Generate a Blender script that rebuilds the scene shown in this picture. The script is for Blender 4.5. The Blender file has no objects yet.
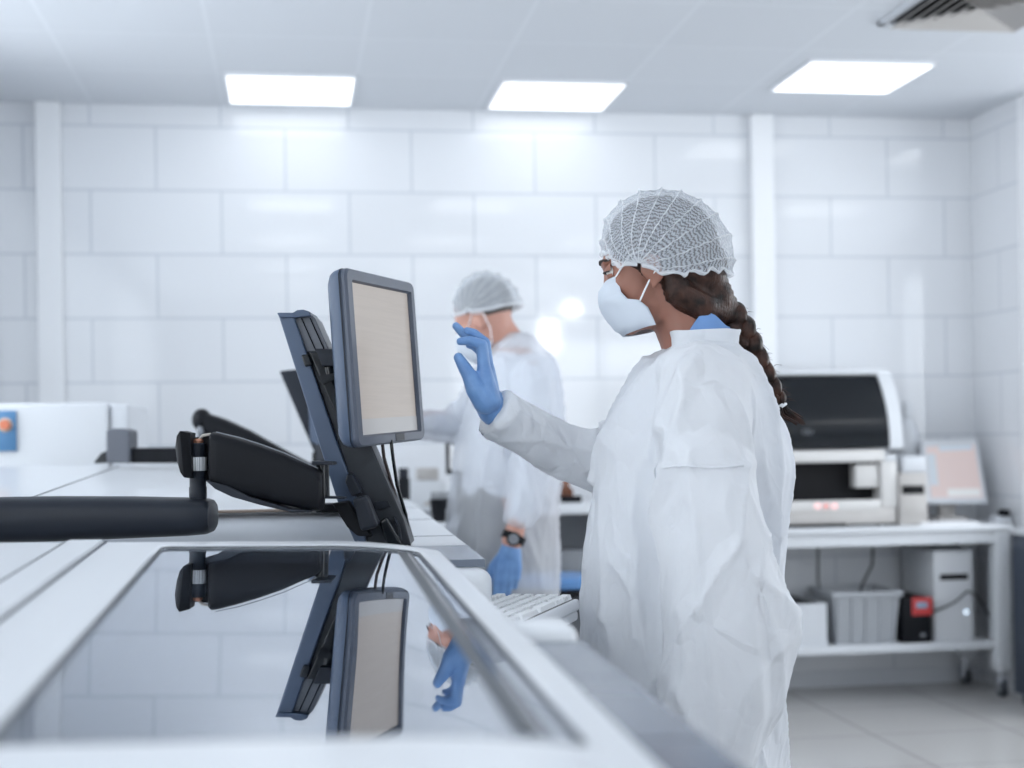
import bpy, bmesh, math, random
from mathutils import Vector, Matrix, noise
random.seed(4)
C = bpy.context.scene.collection
PI = math.pi
V = Vector

# ------------------------------------------------------------------ camera geometry
F = 1500.0; HC = 1.27; YAW = math.atan((512-290)/1500.0); ROLL = 0.0142; HOR = 437.0
cY, sY = math.cos(YAW), math.sin(YAW); cR, sR = math.cos(ROLL), math.sin(ROLL)
RIGHT = V((cY, -sY, 0)); AWAY = V((sY, cY, 0)); UP = V((0, 0, 1))
def ray(px, py):
    u = (px-512)/F; v = -(py-HOR)/F
    xl = u*cR + v*sR; zl = -u*sR + v*cR
    return V((xl*cY+sY, -xl*sY+cY, zl))
def P(px, py, d):                 # the point d metres in front of the lens seen at a pixel
    return ray(px, py)*d + V((0, 0, HC))
def PY(px, py, y):                # the point on the plane Y = y
    r = ray(px, py); return r*(y/r.y) + V((0, 0, HC))
def PZ(px, py, z):
    r = ray(px, py); return r*((z-HC)/r.z) + V((0, 0, HC))
def proj(p):
    q = p - V((0, 0, HC)); d = q.dot(AWAY); xl = q.dot(RIGHT)/d; zl = q.z/d
    return (512+F*(xl*cR - zl*sR), HOR - F*(xl*sR + zl*cR), d)

# ------------------------------------------------------------------ materials
MATS = {}
def mat(name, col, rough=0.5, metal=0.0, spec=0.5, emit=None, estr=0.0, alpha=1.0, sub=0.0, coat=0.0):
    if name in MATS: return MATS[name]
    m = bpy.data.materials.new(name); m.use_nodes = True
    b = m.node_tree.nodes['Principled BSDF']
    b.inputs['Base Color'].default_value = (*col, 1)
    b.inputs['Roughness'].default_value = rough
    b.inputs['Metallic'].default_value = metal
    b.inputs['Specular IOR Level'].default_value = spec
    b.inputs['Alpha'].default_value = alpha
    if sub: b.inputs['Subsurface Weight'].default_value = sub; b.inputs['Subsurface Radius'].default_value = (.02, .008, .005)
    if coat: b.inputs['Coat Weight'].default_value = coat; b.inputs['Coat Roughness'].default_value = .05
    if emit: b.inputs['Emission Color'].default_value = (*emit, 1); b.inputs['Emission Strength'].default_value = estr
    MATS[name] = m
    return m
def bsdf(m): return m.node_tree.nodes['Principled BSDF']
def node(m, t, **kw):
    n = m.node_tree.nodes.new(t)
    for k, v in kw.items():
        if k in n.inputs: n.inputs[k].default_value = v
        else: setattr(n, k, v)
    return n
def lk(m, a, b): m.node_tree.links.new(a, b)
def add_bump(m, scale, strength, dist=0.002, detail=3, stretch=(1, 1, 1)):
    tc = node(m, 'ShaderNodeTexCoord'); mp = node(m, 'ShaderNodeMapping'); mp.inputs['Scale'].default_value = stretch
    nz = node(m, 'ShaderNodeTexNoise', Scale=scale, Detail=detail); bp = node(m, 'ShaderNodeBump', Strength=strength, Distance=dist)
    lk(m, tc.outputs['Object'], mp.inputs['Vector']); lk(m, mp.outputs['Vector'], nz.inputs['Vector'])
    lk(m, nz.outputs['Fac'], bp.inputs['Height']); lk(m, bp.outputs['Normal'], bsdf(m).inputs['Normal'])
    return nz
def mottled(m, c1, c2, scale, stretch=(1, 1, 1), detail=3):
    tc = node(m, 'ShaderNodeTexCoord'); mp = node(m, 'ShaderNodeMapping'); mp.inputs['Scale'].default_value = stretch
    nz = node(m, 'ShaderNodeTexNoise', Scale=scale, Detail=detail); rp = node(m, 'ShaderNodeValToRGB')
    rp.color_ramp.elements[0].position = .35; rp.color_ramp.elements[1].position = .65
    rp.color_ramp.elements[0].color = (*c1, 1); rp.color_ramp.elements[1].color = (*c2, 1)
    lk(m, tc.outputs['Object'], mp.inputs['Vector']); lk(m, mp.outputs['Vector'], nz.inputs['Vector'])
    lk(m, nz.outputs['Fac'], rp.inputs['Fac']); lk(m, rp.outputs['Color'], bsdf(m).inputs['Base Color'])

white = mat('white_enamel', (.70, .725, .76), .32, coat=.2); add_bump(white, 260, .03, .0004)
whited = mat('white_plastic', (.66, .685, .725), .4)
silver = mat('silver_trim', (.56, .59, .635), .42, spec=.35)
black = mat('black_plastic', (.007, .008, .011), .5, spec=.16); add_bump(black, 500, .08, .0004)
blackg = mat('black_gloss', (.006, .008, .011), .12, spec=.35)
slate = mat('slate_plastic', (.07, .10, .16), .34, spec=.4)
slate_dark = mat('slate_dark_plastic', (.015, .019, .028), .42, spec=.25)
bezelm = mat('bezel_plastic', (.085, .10, .135), .4, spec=.35)
greyp = mat('grey_plastic', (.22, .235, .26), .4)
smoked = mat('smoked_acrylic', (.155, .18, .225), .16, spec=.35)
seam_m = mat('dark_seam_gap', (.10, .11, .13), .6)  # dark grey shared by panel joints, plinths and one lid strip
rubber = mat('rubber_gasket', (.06, .07, .085), .45)
chrome = mat('chrome', (.62, .64, .68), .15, metal=1.0)
copper = mat('copper', (.55, .26, .17), .35, metal=.6)
beige = mat('beige_plastic', (.52, .50, .485), .42)
beigel = mat('pale_beige_plastic', (.68, .67, .66), .4)
interior = mat('dark_interior', (.008, .008, .010), .6, spec=.2)
skin = mat('skin_tan', (.31, .14, .098), .5, sub=.12)
skin2 = mat('skin_light', (.56, .30, .235), .5, sub=.12)
shirt_blue = mat('blue_cotton', (.165, .31, .60), .75); add_bump(shirt_blue, 900, .2, .0005)
shirt_white = mat('white_cotton', (.72, .75, .80), .8)
trouser = mat('charcoal_cloth', (.055, .062, .075), .85); mottled(trouser, (.004, .005, .008), (.05, .055, .065), 9)
navy = mat('navy_cloth', (.05, .09, .2), .85)
shoe_m = mat('white_rubber', (.7, .7, .72), .5)
glove_m = mat('blue_nitrile', (.125, .275, .60), .42); add_bump(glove_m, 300, .25, .0008); mottled(glove_m, (.12, .25, .51), (.17, .325, .60), 30)
eye_m = mat('eye_white', (.75, .74, .72), .15); iris_m = mat('eye_iris', (.03, .015, .01), .1)
brow_m = mat('brow_hair', (.02, .012, .010), .6)
mask_m = mat('mask_cloth', (.60, .655, .73), .8); add_bump(mask_m, 220, .25, .0008)
elastic = mat('elastic_white', (.85, .87, .9), .7)
blue_panel = mat('blue_panel', (.10, .25, .46), .4)
red_p = mat('red_plastic', (.55, .05, .05), .4); orange_p = mat('orange_plastic', (.72, .22, .12), .4)
crate_m = mat('grey_crate', (.40, .42, .45), .5)
navy_cab = mat('dark_cabinet', (.045, .06, .09), .45)
amber = mat('amber_glass', (.16, .06, .03), .12)
seat_blue = mat('blue_vinyl', (.10, .24, .50), .4)
paper = mat('paper', (.84, .85, .87), .8)
led_white = mat('led_white', (.8, .9, 1), .4, emit=(.7, .85, 1), estr=1.4)
led_pink = mat('led_pink', (.9, .6, .6), .4, emit=(1, .62, .62), estr=.75)

# hair
hair_m = mat('dark_hair', (.03, .016, .012), .42, spec=.28)
mottled(hair_m, (.006, .0035, .003), (.062, .027, .018), 40, (1, 1, 1), 5)
add_bump(hair_m, 90, .5, .003, 4, (3, 3, .5))

# nonwoven coat cloth
def crease_bump(m):
    tc = node(m, 'ShaderNodeTexCoord'); mp = node(m, 'ShaderNodeMapping'); mp.inputs['Scale'].default_value = (1, 1, .62)
    nz = node(m, 'ShaderNodeTexNoise', Scale=7.0, Detail=3.0); mx = node(m, 'ShaderNodeMixRGB'); mx.inputs[0].default_value = .22
    v1 = node(m, 'ShaderNodeTexVoronoi', feature='DISTANCE_TO_EDGE', Scale=15.0)
    v2 = node(m, 'ShaderNodeTexVoronoi', feature='F1', Scale=9.0)
    n2 = node(m, 'ShaderNodeTexNoise', Scale=160.0, Detail=3.0)
    lk(m, tc.outputs['Object'], mp.inputs['Vector']); lk(m, mp.outputs['Vector'], nz.inputs['Vector'])
    lk(m, mp.outputs['Vector'], mx.inputs[1]); lk(m, nz.outputs['Color'], mx.inputs[2])
    lk(m, mx.outputs[0], v1.inputs['Vector']); lk(m, mx.outputs[0], v2.inputs['Vector']); lk(m, tc.outputs['Object'], n2.inputs['Vector'])
    b1 = node(m, 'ShaderNodeBump', Strength=.5, Distance=.014); b2 = node(m, 'ShaderNodeBump', Strength=.55, Distance=.022); b3 = node(m, 'ShaderNodeBump', Strength=.12, Distance=.001)
    lk(m, v1.outputs['Distance'], b1.inputs['Height']); lk(m, v2.outputs['Distance'], b2.inputs['Height']); lk(m, n2.outputs['Fac'], b3.inputs['Height'])
    lk(m, b1.outputs['Normal'], b2.inputs['Normal']); lk(m, b2.outputs['Normal'], b3.inputs['Normal']); lk(m, b3.outputs['Normal'], bsdf(m).inputs['Normal'])
def coat_cloth(name, alpha, col=(.80, .825, .865)):
    m = mat(name, col, .72, spec=.25)
    b = bsdf(m)
    tr = node(m, 'ShaderNodeBsdfTranslucent'); tr.inputs['Color'].default_value = (*col, 1)
    tp = node(m, 'ShaderNodeBsdfTransparent'); tp.inputs['Color'].default_value = (.96, .97, 1, 1)
    m1 = node(m, 'ShaderNodeMixShader'); m1.inputs[0].default_value = .18
    m2 = node(m, 'ShaderNodeMixShader'); m2.inputs[0].default_value = 1-alpha
    out = m.node_tree.nodes['Material Output']
    lk(m, b.outputs[0], m1.inputs[1]); lk(m, tr.outputs[0], m1.inputs[2])
    lk(m, m1.outputs[0], m2.inputs[1]); lk(m, tp.outputs[0], m2.inputs[2]); lk(m, m2.outputs[0], out.inputs['Surface'])
    crease_bump(m)
    return m
coat_f = coat_cloth('coat_nonwoven', .97)
coat_m2 = coat_cloth('coat_sheer_nonwoven', .47)

# pleated cap cloth, uses the mesh UVs: u across the pleats, v along them
def cap_cloth(name, dens, lo, hi):
    m = mat(name, (.66, .705, .76), .8, spec=.2)
    b = bsdf(m)
    uv = node(m, 'ShaderNodeUVMap'); uv.uv_map = 'UVMap'
    mp = node(m, 'ShaderNodeMapping'); mp.inputs['Scale'].default_value = (3.2, 1, 1)
    nz = node(m, 'ShaderNodeTexWave', bands_direction='Y', Scale=dens, Distortion=7.0, Detail=3.0); nz.inputs['Detail Scale'].default_value = 1.1
    rp = node(m, 'ShaderNodeMapRange'); rp.inputs['From Min'].default_value = .15; rp.inputs['From Max'].default_value = .85
    rp.inputs['To Min'].default_value = lo; rp.inputs['To Max'].default_value = hi
    lk(m, uv.outputs['UV'], mp.inputs['Vector']); lk(m, mp.outputs['Vector'], nz.inputs['Vector']); lk(m, nz.outputs['Fac'], rp.inputs['Value'])
    lk(m, rp.outputs[0], b.inputs['Alpha'])
    bp = node(m, 'ShaderNodeBump', Strength=.25, Distance=.002); lk(m, nz.outputs['Fac'], bp.inputs['Height']); lk(m, bp.outputs['Normal'], b.inputs['Normal'])
    return m
cap_m = cap_cloth('pleated_cap_cloth', 19, .30, .60)
cap_m2 = cap_cloth('sheer_cap_cloth', 12, .34, .56)
ridge_m = mat('cap_pleat', (.86, .89, .93), .8, alpha=.5)

# glass lid of the machine: a bright partial mirror over the dim inside
glass_m = bpy.data.materials.new('lid_glass'); glass_m.use_nodes = True
def _glass(m):
    nt = m.node_tree; nt.nodes.clear()
    out = nt.nodes.new('ShaderNodeOutputMaterial'); gl = nt.nodes.new('ShaderNodeBsdfGlossy'); tp = nt.nodes.new('ShaderNodeBsdfTransparent')
    gl.inputs['Roughness'].default_value = .012; gl.inputs['Color'].default_value = (.88, .91, .96, 1)
    tp.inputs['Color'].default_value = (.72, .76, .80, 1)
    lw = nt.nodes.new('ShaderNodeFresnel'); lw.inputs['IOR'].default_value = 2.6
    mr = nt.nodes.new('ShaderNodeMapRange'); mr.inputs['From Min'].default_value = .15; mr.inputs['From Max'].default_value = .62
    mr.inputs['To Min'].default_value = .30; mr.inputs['To Max'].default_value = .86
    mx = nt.nodes.new('ShaderNodeMixShader')
    nt.links.new(lw.outputs[0], mr.inputs[0]); nt.links.new(mr.outputs[0], mx.inputs[0])
    nt.links.new(tp.outputs[0], mx.inputs[1]); nt.links.new(gl.outputs[0], mx.inputs[2]); nt.links.new(mx.outputs[0], out.inputs[0])
_glass(glass_m)

# tile wall / floor / ceiling
def tiled(name, tile, grout, bw, rh, mortar, rough, x0=0, y0=0, axes='XZ', offset=.5, bump=.25, coat=.3):
    m = mat(name, tile, rough, coat=coat)
    b = bsdf(m)
    ge = node(m, 'ShaderNodeNewGeometry'); sp = node(m, 'ShaderNodeSeparateXYZ'); cb = node(m, 'ShaderNodeCombineXYZ')
    lk(m, ge.outputs['Position'], sp.inputs[0])
    lk(m, sp.outputs[axes[0]], cb.inputs['X']); lk(m, sp.outputs[axes[1]], cb.inputs['Y'])
    mp = node(m, 'ShaderNodeMapping'); mp.inputs['Location'].default_value = (x0, y0, 0)
    lk(m, cb.outputs[0], mp.inputs['Vector'])
    br = node(m, 'ShaderNodeTexBrick', Scale=1.0)
    br.offset = offset; br.offset_frequency = 2
    br.inputs['Color1'].default_value = (*tile, 1); br.inputs['Color2'].default_value = tuple(c*.975 for c in tile)+(1,)
    br.inputs['Mortar'].default_value = (*grout, 1)
    br.inputs['Mortar Size'].default_value = mortar; br.inputs['Mortar Smooth'].default_value = .15
    br.inputs['Brick Width'].default_value = bw; br.inputs['Row Height'].default_value = rh
    lk(m, mp.outputs['Vector'], br.inputs['Vector']); lk(m, br.outputs['Color'], b.inputs['Base Color'])
    inv = node(m, 'ShaderNodeMath', operation='SUBTRACT'); inv.inputs[0].default_value = 1.0; lk(m, br.outputs['Fac'], inv.inputs[1])
    bp = node(m, 'ShaderNodeBump', Strength=bump, Distance=.003)
    lk(m, inv.outputs[0], bp.inputs['Height']); lk(m, bp.outputs['Normal'], b.inputs['Normal'])
    return m
wall_m = tiled('white_wall_tile', (.80, .82, .855), (.63, .66, .71), .6, .3, .0055, .055, x0=.304, y0=-.05)
wallr_m = tiled('white_wall_tile_side', (.80, .82, .855), (.63, .66, .71), .6, .3, .0055, .055, x0=0, y0=-.05, axes='YZ')
floor_m = tiled('grey_floor_tile', (.55, .54, .53), (.33, .325, .32), .6, .6, .005, .25, axes='XY', offset=0.0, coat=.1)
ceil_m = tiled('ceiling_panel', (.70, .73, .775), (.73, .76, .805), .6, .6, .010, .6, x0=.29, y0=.06, axes='XY', offset=0.0, bump=.03, coat=0)
plain_wall = mat('plain_white_wall', (.8, .82, .85), .6)
trim_m = mat('white_trim_cover', (.87, .885, .91), .3)
lamp_m = mat('lamp_diffuser', (.95, .97, 1), .5, emit=(.95, .98, 1), estr=2.5)

# ------------------------------------------------------------------ mesh helpers
WO = {}
def link(name, me, m, parent=None, origin=None, smooth=True, angle=40):
    """link one mesh object; mesh given in world coordinates"""
    o = bpy.data.objects.new(name, me); C.objects.link(o)
    if parent is not None: org = WO[parent.name]
    else: org = V(origin) if origin is not None else V((0, 0, 0))
    me.transform(Matrix.Translation(-org))
    if parent is not None: o.parent = parent
    else: o.location = org
    WO[o.name] = org
    for mm in (m if isinstance(m, (list, tuple)) else [m]): me.materials.append(mm)
    if smooth:
        for p in me.polygons: p.use_smooth = True
        try: me.set_sharp_from_angle(angle=math.radians(angle))
        except Exception: pass
    return o
class MB:
    def __init__(s): s.bm = bmesh.new()
    def box(s, x0, x1, y0, y1, z0, z1, bev=0.0, seg=2, M=None):
        r = bmesh.ops.create_cube(s.bm, size=1.0)
        vs = r['verts']
        for v in vs: v.co = V(((x0+x1)/2+v.co.x*(x1-x0), (y0+y1)/2+v.co.y*(y1-y0), (z0+z1)/2+v.co.z*(z1-z0)))
        if bev > 0:
            es = list({e for v in vs for e in v.link_edges})
            rr = bmesh.ops.bevel(s.bm, geom=es, offset=bev, segments=seg, affect='EDGES', profile=.5)
            vs = list({v for f in rr['faces'] for v in f.verts} | {v for v in vs if v.is_valid})
        if M is not None:
            for v in vs: v.co = M @ v.co
        return s
    def sphere(s, c, r, seg=20, ring=12, M=None):
        rr = r if hasattr(r, '__len__') else (r, r, r)
        mm = Matrix.Translation(V(c)) @ (M.to_4x4() if M is not None else Matrix()) @ Matrix.Diagonal((*rr, 1))
        bmesh.ops.create_uvsphere(s.bm, u_segments=seg, v_segments=ring, radius=1, matrix=mm)
        return s
    def loft(s, rings, caps=True, closed=True):
        vv = [[s.bm.verts.new(p) for p in r] for r in rings]
        n = len(vv[0])
        for a, b in zip(vv, vv[1:]):
            for i in range(n if closed else n-1):
                j = (i+1) % n
                s.bm.faces.new((a[i], a[j], b[j], b[i]))
        if caps and closed:
            s.bm.faces.new(vv[0][::-1]); s.bm.faces.new(vv[-1])
        return s
    def tube(s, pts, rad, seg=12, caps=True, flat=None):
        pts = [V(p) for p in pts]; n = len(pts)
        rad = rad if hasattr(rad, '__len__') else [rad]*n
        rings = []; prev = None
        for i, p in enumerate(pts):
            t = (pts[min(i+1, n-1)]-pts[max(i-1, 0)]).normalized()
            if prev is None:
                ref = V((0, 0, 1)) if abs(t.z) < .9 else V((1, 0, 0))
                u = t.cross(ref).normalized()
            else: u = (prev - t*prev.dot(t)).normalized()
            prev = u; w = t.cross(u)
            rings.append([p+(u*math.cos(2*PI*k/seg)+w*math.sin(2*PI*k/seg))*rad[i] for k in range(seg)])
        return s.loft(rings, caps)
    def chain(s, pts, rad, seg=14):      # closed rounded limb: union of balls and frusta
        pts = [V(p) for p in pts]
        for p, r in zip(pts, rad): s.sphere(p, r, seg, 9)
        for a, b, ra, rb in zip(pts, pts[1:], rad, rad[1:]): s.tube([a, b], [ra, rb], seg)
        return s
    def cyl(s, a, b, r, seg=24, r2=None): return s.tube([a, b], [r, r if r2 is None else r2], seg)
    def lathe(s, c, prof, seg=28):       # prof: (radius, z)
        c = V(c)
        rings = [[c+V((r*math.cos(2*PI*k/seg), r*math.sin(2*PI*k/seg), z)) for k in range(seg)] for r, z in prof]
        return s.loft(rings)
    def prism(s, poly, off):             # poly: world points (planar), extruded by vector off
        off = V(off); return s.loft([[V(p) for p in poly], [V(p)+off for p in poly]])
    def mesh(s, name='m'):
        bmesh.ops.recalc_face_normals(s.bm, faces=s.bm.faces[:])
        me = bpy.data.meshes.new(name); s.bm.to_mesh(me); s.bm.free(); return me
    def build(s, name, m, parent=None, origin=None, smooth=True, angle=40): return link(name, s.mesh(name), m, parent, origin, smooth, angle)
    def fused(s, name, voxel, smooth=4):  # one continuous surface from everything added so far
        o = bpy.data.objects.new('tmp', s.mesh('tmp')); C.objects.link(o)
        md = o.modifiers.new('r', 'REMESH'); md.mode = 'VOXEL'; md.voxel_size = voxel; md.adaptivity = 0
        if smooth: sm = o.modifiers.new('s', 'SMOOTH'); sm.factor = .5; sm.iterations = smooth
        dg = bpy.context.evaluated_depsgraph_get(); dg.update()
        me = bpy.data.meshes.new_from_object(o.evaluated_get(dg)); me.name = name
        old = o.data; bpy.data.objects.remove(o); bpy.data.meshes.remove(old)
        return me
def tag(o, label=None, cat=None, group=None, kind=None):
    if label: o['label'] = label
    if cat: o['category'] = cat
    if group: o['group'] = group
    if kind: o['kind'] = kind
    return o
def thing(name, label, cat, loc, group=None):
    o = bpy.data.objects.new(name, None); C.objects.link(o); o.location = loc; o.empty_display_size = .05
    WO[o.name] = V(loc)
    return tag(o, label, cat, group)
def struct(name, mb, m, smooth=False):
    o = mb.build(name, m, smooth=smooth); o['kind'] = 'structure'; return o
def frame3(fwd, up):                      # matrix whose columns are fwd, side, up
    f = V(fwd).normalized(); u = V(up); u = (u-f*u.dot(f)).normalized(); sd = u.cross(f)
    return Matrix((f, sd, u)).transposed()

# ------------------------------------------------------------------ the room
BY = 7.2; CZ = 2.85; RX = 3.44
struct('floor', MB().box(-1.6, 5.2, -3.3, BY+.1, -.1, 0), floor_m)
def ceiling():
    mb = MB(); mb.box(-1.6, 5.2, -3.3, BY+.1, CZ, CZ+.1); return struct('ceiling', mb, ceil_m)
ceiling()
struct('wall_back', MB().box(-1.6, RX, BY, BY+.1, 0, CZ), wall_m)
struct('wall_right', MB().box(RX, RX+.1, 6.70, BY+.1, 0, CZ), wallr_m)
struct('wall_return', MB().box(RX, 5.2, 6.60, 6.70, 0, CZ, 0), trim_m)
# left wall and front wall, with the windows that light the room
def wall_open(name, axis, pos, th, a0, a1, holes, m):
    mb = MB()
    def bx(p, q, z0, z1):
        if q-p < 1e-4 or z1-z0 < 1e-4: return
        if axis == 'X': mb.box(pos, pos+th, p, q, z0, z1)
        else: mb.box(p, q, pos, pos+th, z0, z1)
    cur = a0
    for (h0, h1, z0, z1) in holes:
        bx(cur, h0, 0, CZ); bx(h0, h1, 0, z0); bx(h0, h1, z1, CZ); cur = h1
    bx(cur, a1, 0, CZ)
    return struct(name, mb, m)
wall_open('wall_left', 'X', -1.6, .1, -3.2, BY+.1, [(-2.4, 1.2, .95, 2.7), (1.9, 6.1, .95, 2.7)], plain_wall)
wall_open('wall_front', 'Y', -3.3, .1, -1.6, 5.2, [(1.9, 4.6, .9, 2.45)], plain_wall)
wall_open('wall_side', 'X', 5.1, .1, -3.2, 6.6, [(2.4, 6.0, .9, 2.6)], plain_wall)  # unseen side wall; its window opening is added to brighten the coat
def window(n, axis, pos, a0, a1, z0, z1):
    mb = MB(); k = 3
    for i in range(k+1):
        a = a0+(a1-a0)*i/k
        if axis == 'X': mb.box(pos-.02, pos+.03, a-.025, a+.025, z0, z1)
        else: mb.box(a-.025, a+.025, pos-.02, pos+.03, z0, z1)
    for z in (z0+.025, z1-.025):
        if axis == 'X': mb.box(pos-.02, pos+.03, a0, a1, z-.025, z+.025)
        else: mb.box(a0, a1, pos-.02, pos+.03, z-.025, z+.025)
    return struct('window_%d' % n, mb, trim_m)
window(1, 'X', -1.56, -2.4, 1.2, .95, 2.7); window(2, 'X', -1.56, 1.9, 6.1, .95, 2.7)
window(4, 'X', 5.14, 2.4, 6.0, .9, 2.6)  # frame of the invented window in the unseen side wall
def blinds(n, a0, a1):
    mb = MB(); y = a0+.06; k = 0
    while y < a1-.06:
        M = Matrix.Translation((-1.49, y, 0)) @ Matrix.Rotation(math.radians(32+10*math.sin(k*1.7)), 4, 'Z')
        mb.box(-.045, .045, -.001, .001, .92, 2.72, 0, 1, M); y += .11; k += 1
    mb.box(-1.52, -1.46, a0, a1, 2.72, 2.76)
    return struct('trim_%d' % n, mb, blind_m)
blind_m = mat('white_blind', (.86, .88, .9), .7)
blinds(4, -2.4, 1.2); blinds(5, 1.9, 6.1)
window(3, 'Y', -3.25, 1.9, 4.6, .9, 2.45)
# vertical cover strips on the tile wall
struct('trim_1', MB().box(-1.145, -1.03, BY-.05, BY, 0, CZ, .008), trim_m)
struct('trim_2', MB().box(2.275, 2.39, BY-.05, BY, 0, CZ, .008), trim_m)
struct('trim_3', MB().box(RX+.02, RX+.14, 6.55, 6.60, 0, CZ, .008), trim_m)
struct('baseboard_back', MB().box(-1.6, RX, BY-.012, BY, 0, .08), whited)

# ceiling lamps and the air diffuser
LIGHTS = [(-.26, 6.545, 'square ceiling light panel near left end of the tiled wall, leftmost of three'),
          (.95, 6.56, 'square ceiling light panel in the middle of the row above the tiled wall'),
          (2.20, 6.09, 'square ceiling light panel beside the air vent, above the bench analyzer'),
          (3.42, 6.02, 'ceiling light panel cut by right picture edge, only its corner showing')]
for yy in (4.0, 2.2, .4, -1.4):
    for xx in (-.26, .95, 2.2, 3.42): LIGHTS.append((xx, yy, None))
L0 = None
for i, (x, y, lab) in enumerate(LIGHTS):
    r = thing('ceiling_light', lab or 'square ceiling light panel above the room, outside the picture', 'ceiling light', (x+.285, y+.275, CZ), 'square ceiling light panels')
    if L0 is None:
        w, h = .285, .275
        fr = MB()
        for (a, b, c, d) in ((-w, w, -h, -h+.012), (-w, w, h-.012, h), (-w, -w+.012, -h, h), (w-.012, w, -h, h)):
            fr.box(x+.285+a, x+.285+b, y+.275+c, y+.275+d, CZ-.012, CZ)
        f_ = fr.build('light_frame', trim_m, r, smooth=False)
        d_ = MB().box(x+.285-w+.012, x+.285+w-.012, y+.275-h+.012, y+.275+h-.012, CZ-.008, CZ-.001).build('diffuser_panel', lamp_m, r, smooth=False)
        L0 = (f_, d_)
    else:
        for q in L0:
            c = q.copy(); c.parent = r; C.objects.link(c)
def diffuser():
    cx, cy, R = 2.56, 5.24, .29
    r = thing('air_vent', 'square white ceiling air vent with angled slats at the top right', 'air vent', (cx, cy, CZ))
    fr = MB()
    for (a, b, c, d) in ((-R, R, -R, -R+.03), (-R, R, R-.03, R), (-R, -R+.03, -R, R), (R-.03, R, -R, R)): fr.box(cx+a, cx+b, cy+c, cy+d, CZ-.012, CZ)
    fr.build('vent_frame', whited, r, smooth=False)
    MB().box(cx-R+.03, cx+R-.03, cy-R+.03, cy+R-.03, CZ-.003, CZ-.001).build('vent_throat', interior, r, smooth=False)
    for k in range(6):
        q = R-.035-k*.042
        mb = MB()
        rings = [[V((cx+sx*rr, cy+sy*rr, z)) for sx, sy in ((-1, -1), (1, -1), (1, 1), (-1, 1))] for rr, z in ((q, CZ-.030), (q-.034, CZ-.006), (q-.036, CZ-.008), (q-.002, CZ-.032), (q, CZ-.030))]
        mb.loft(rings, caps=False)
        mb.build('slat', beige, r, smooth=False)
diffuser()

# ------------------------------------------------------------------ foreground machine
def top_z(x, y):
    d = max(0, x-.05); return 1.083+.0233*y-.0195*x-.62*d*d
def surf_grid(xs, ys, hole=None, dz=0.0, th=.02, dzf=None):
    mb = MB(); bm = mb.bm; vs = {}
    for i, x in enumerate(xs):
        for j, y in enumerate(ys):
            for k, t in enumerate((0, th)):
                vs[i, j, k] = bm.verts.new((x, y, top_z(x, y)+dz-t))
    cells = set()
    for i in range(len(xs)-1):
        for j in range(len(ys)-1):
            xm, ym = (xs[i]+xs[i+1])/2, (ys[j]+ys[j+1])/2
            if hole and hole[0] < xm < hole[1] and hole[2] < ym < hole[3]: continue
            cells.add((i, j))
    for (i, j) in cells:
        bm.faces.new([vs[i, j, 0], vs[i+1, j, 0], vs[i+1, j+1, 0], vs[i, j+1, 0]])
        bm.faces.new([vs[i, j, 1], vs[i, j+1, 1], vs[i+1, j+1, 1], vs[i+1, j, 1]])
        for (di, dj, a, b) in ((-1, 0, (i, j), (i, j+1)), (1, 0, (i+1, j), (i+1, j+1)), (0, -1, (i, j), (i+1, j)), (0, 1, (i, j+1), (i+1, j+1))):
            if (i+di, j+dj) not in cells:
                bm.faces.new([vs[a[0], a[1], 0], vs[b[0], b[1], 0], vs[b[0], b[1], 1], vs[a[0], a[1], 1]])
    loose = [v for v in bm.verts if not v.link_faces]
    bmesh.ops.delete(bm, geom=loose, context='VERTS')
    return mb
def lin(a, b, n): return [a+(b-a)*i/n for i in range(n+1)]
GX0, GX1, GY0, GY1 = -.168, .169, .855, 2.02
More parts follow.
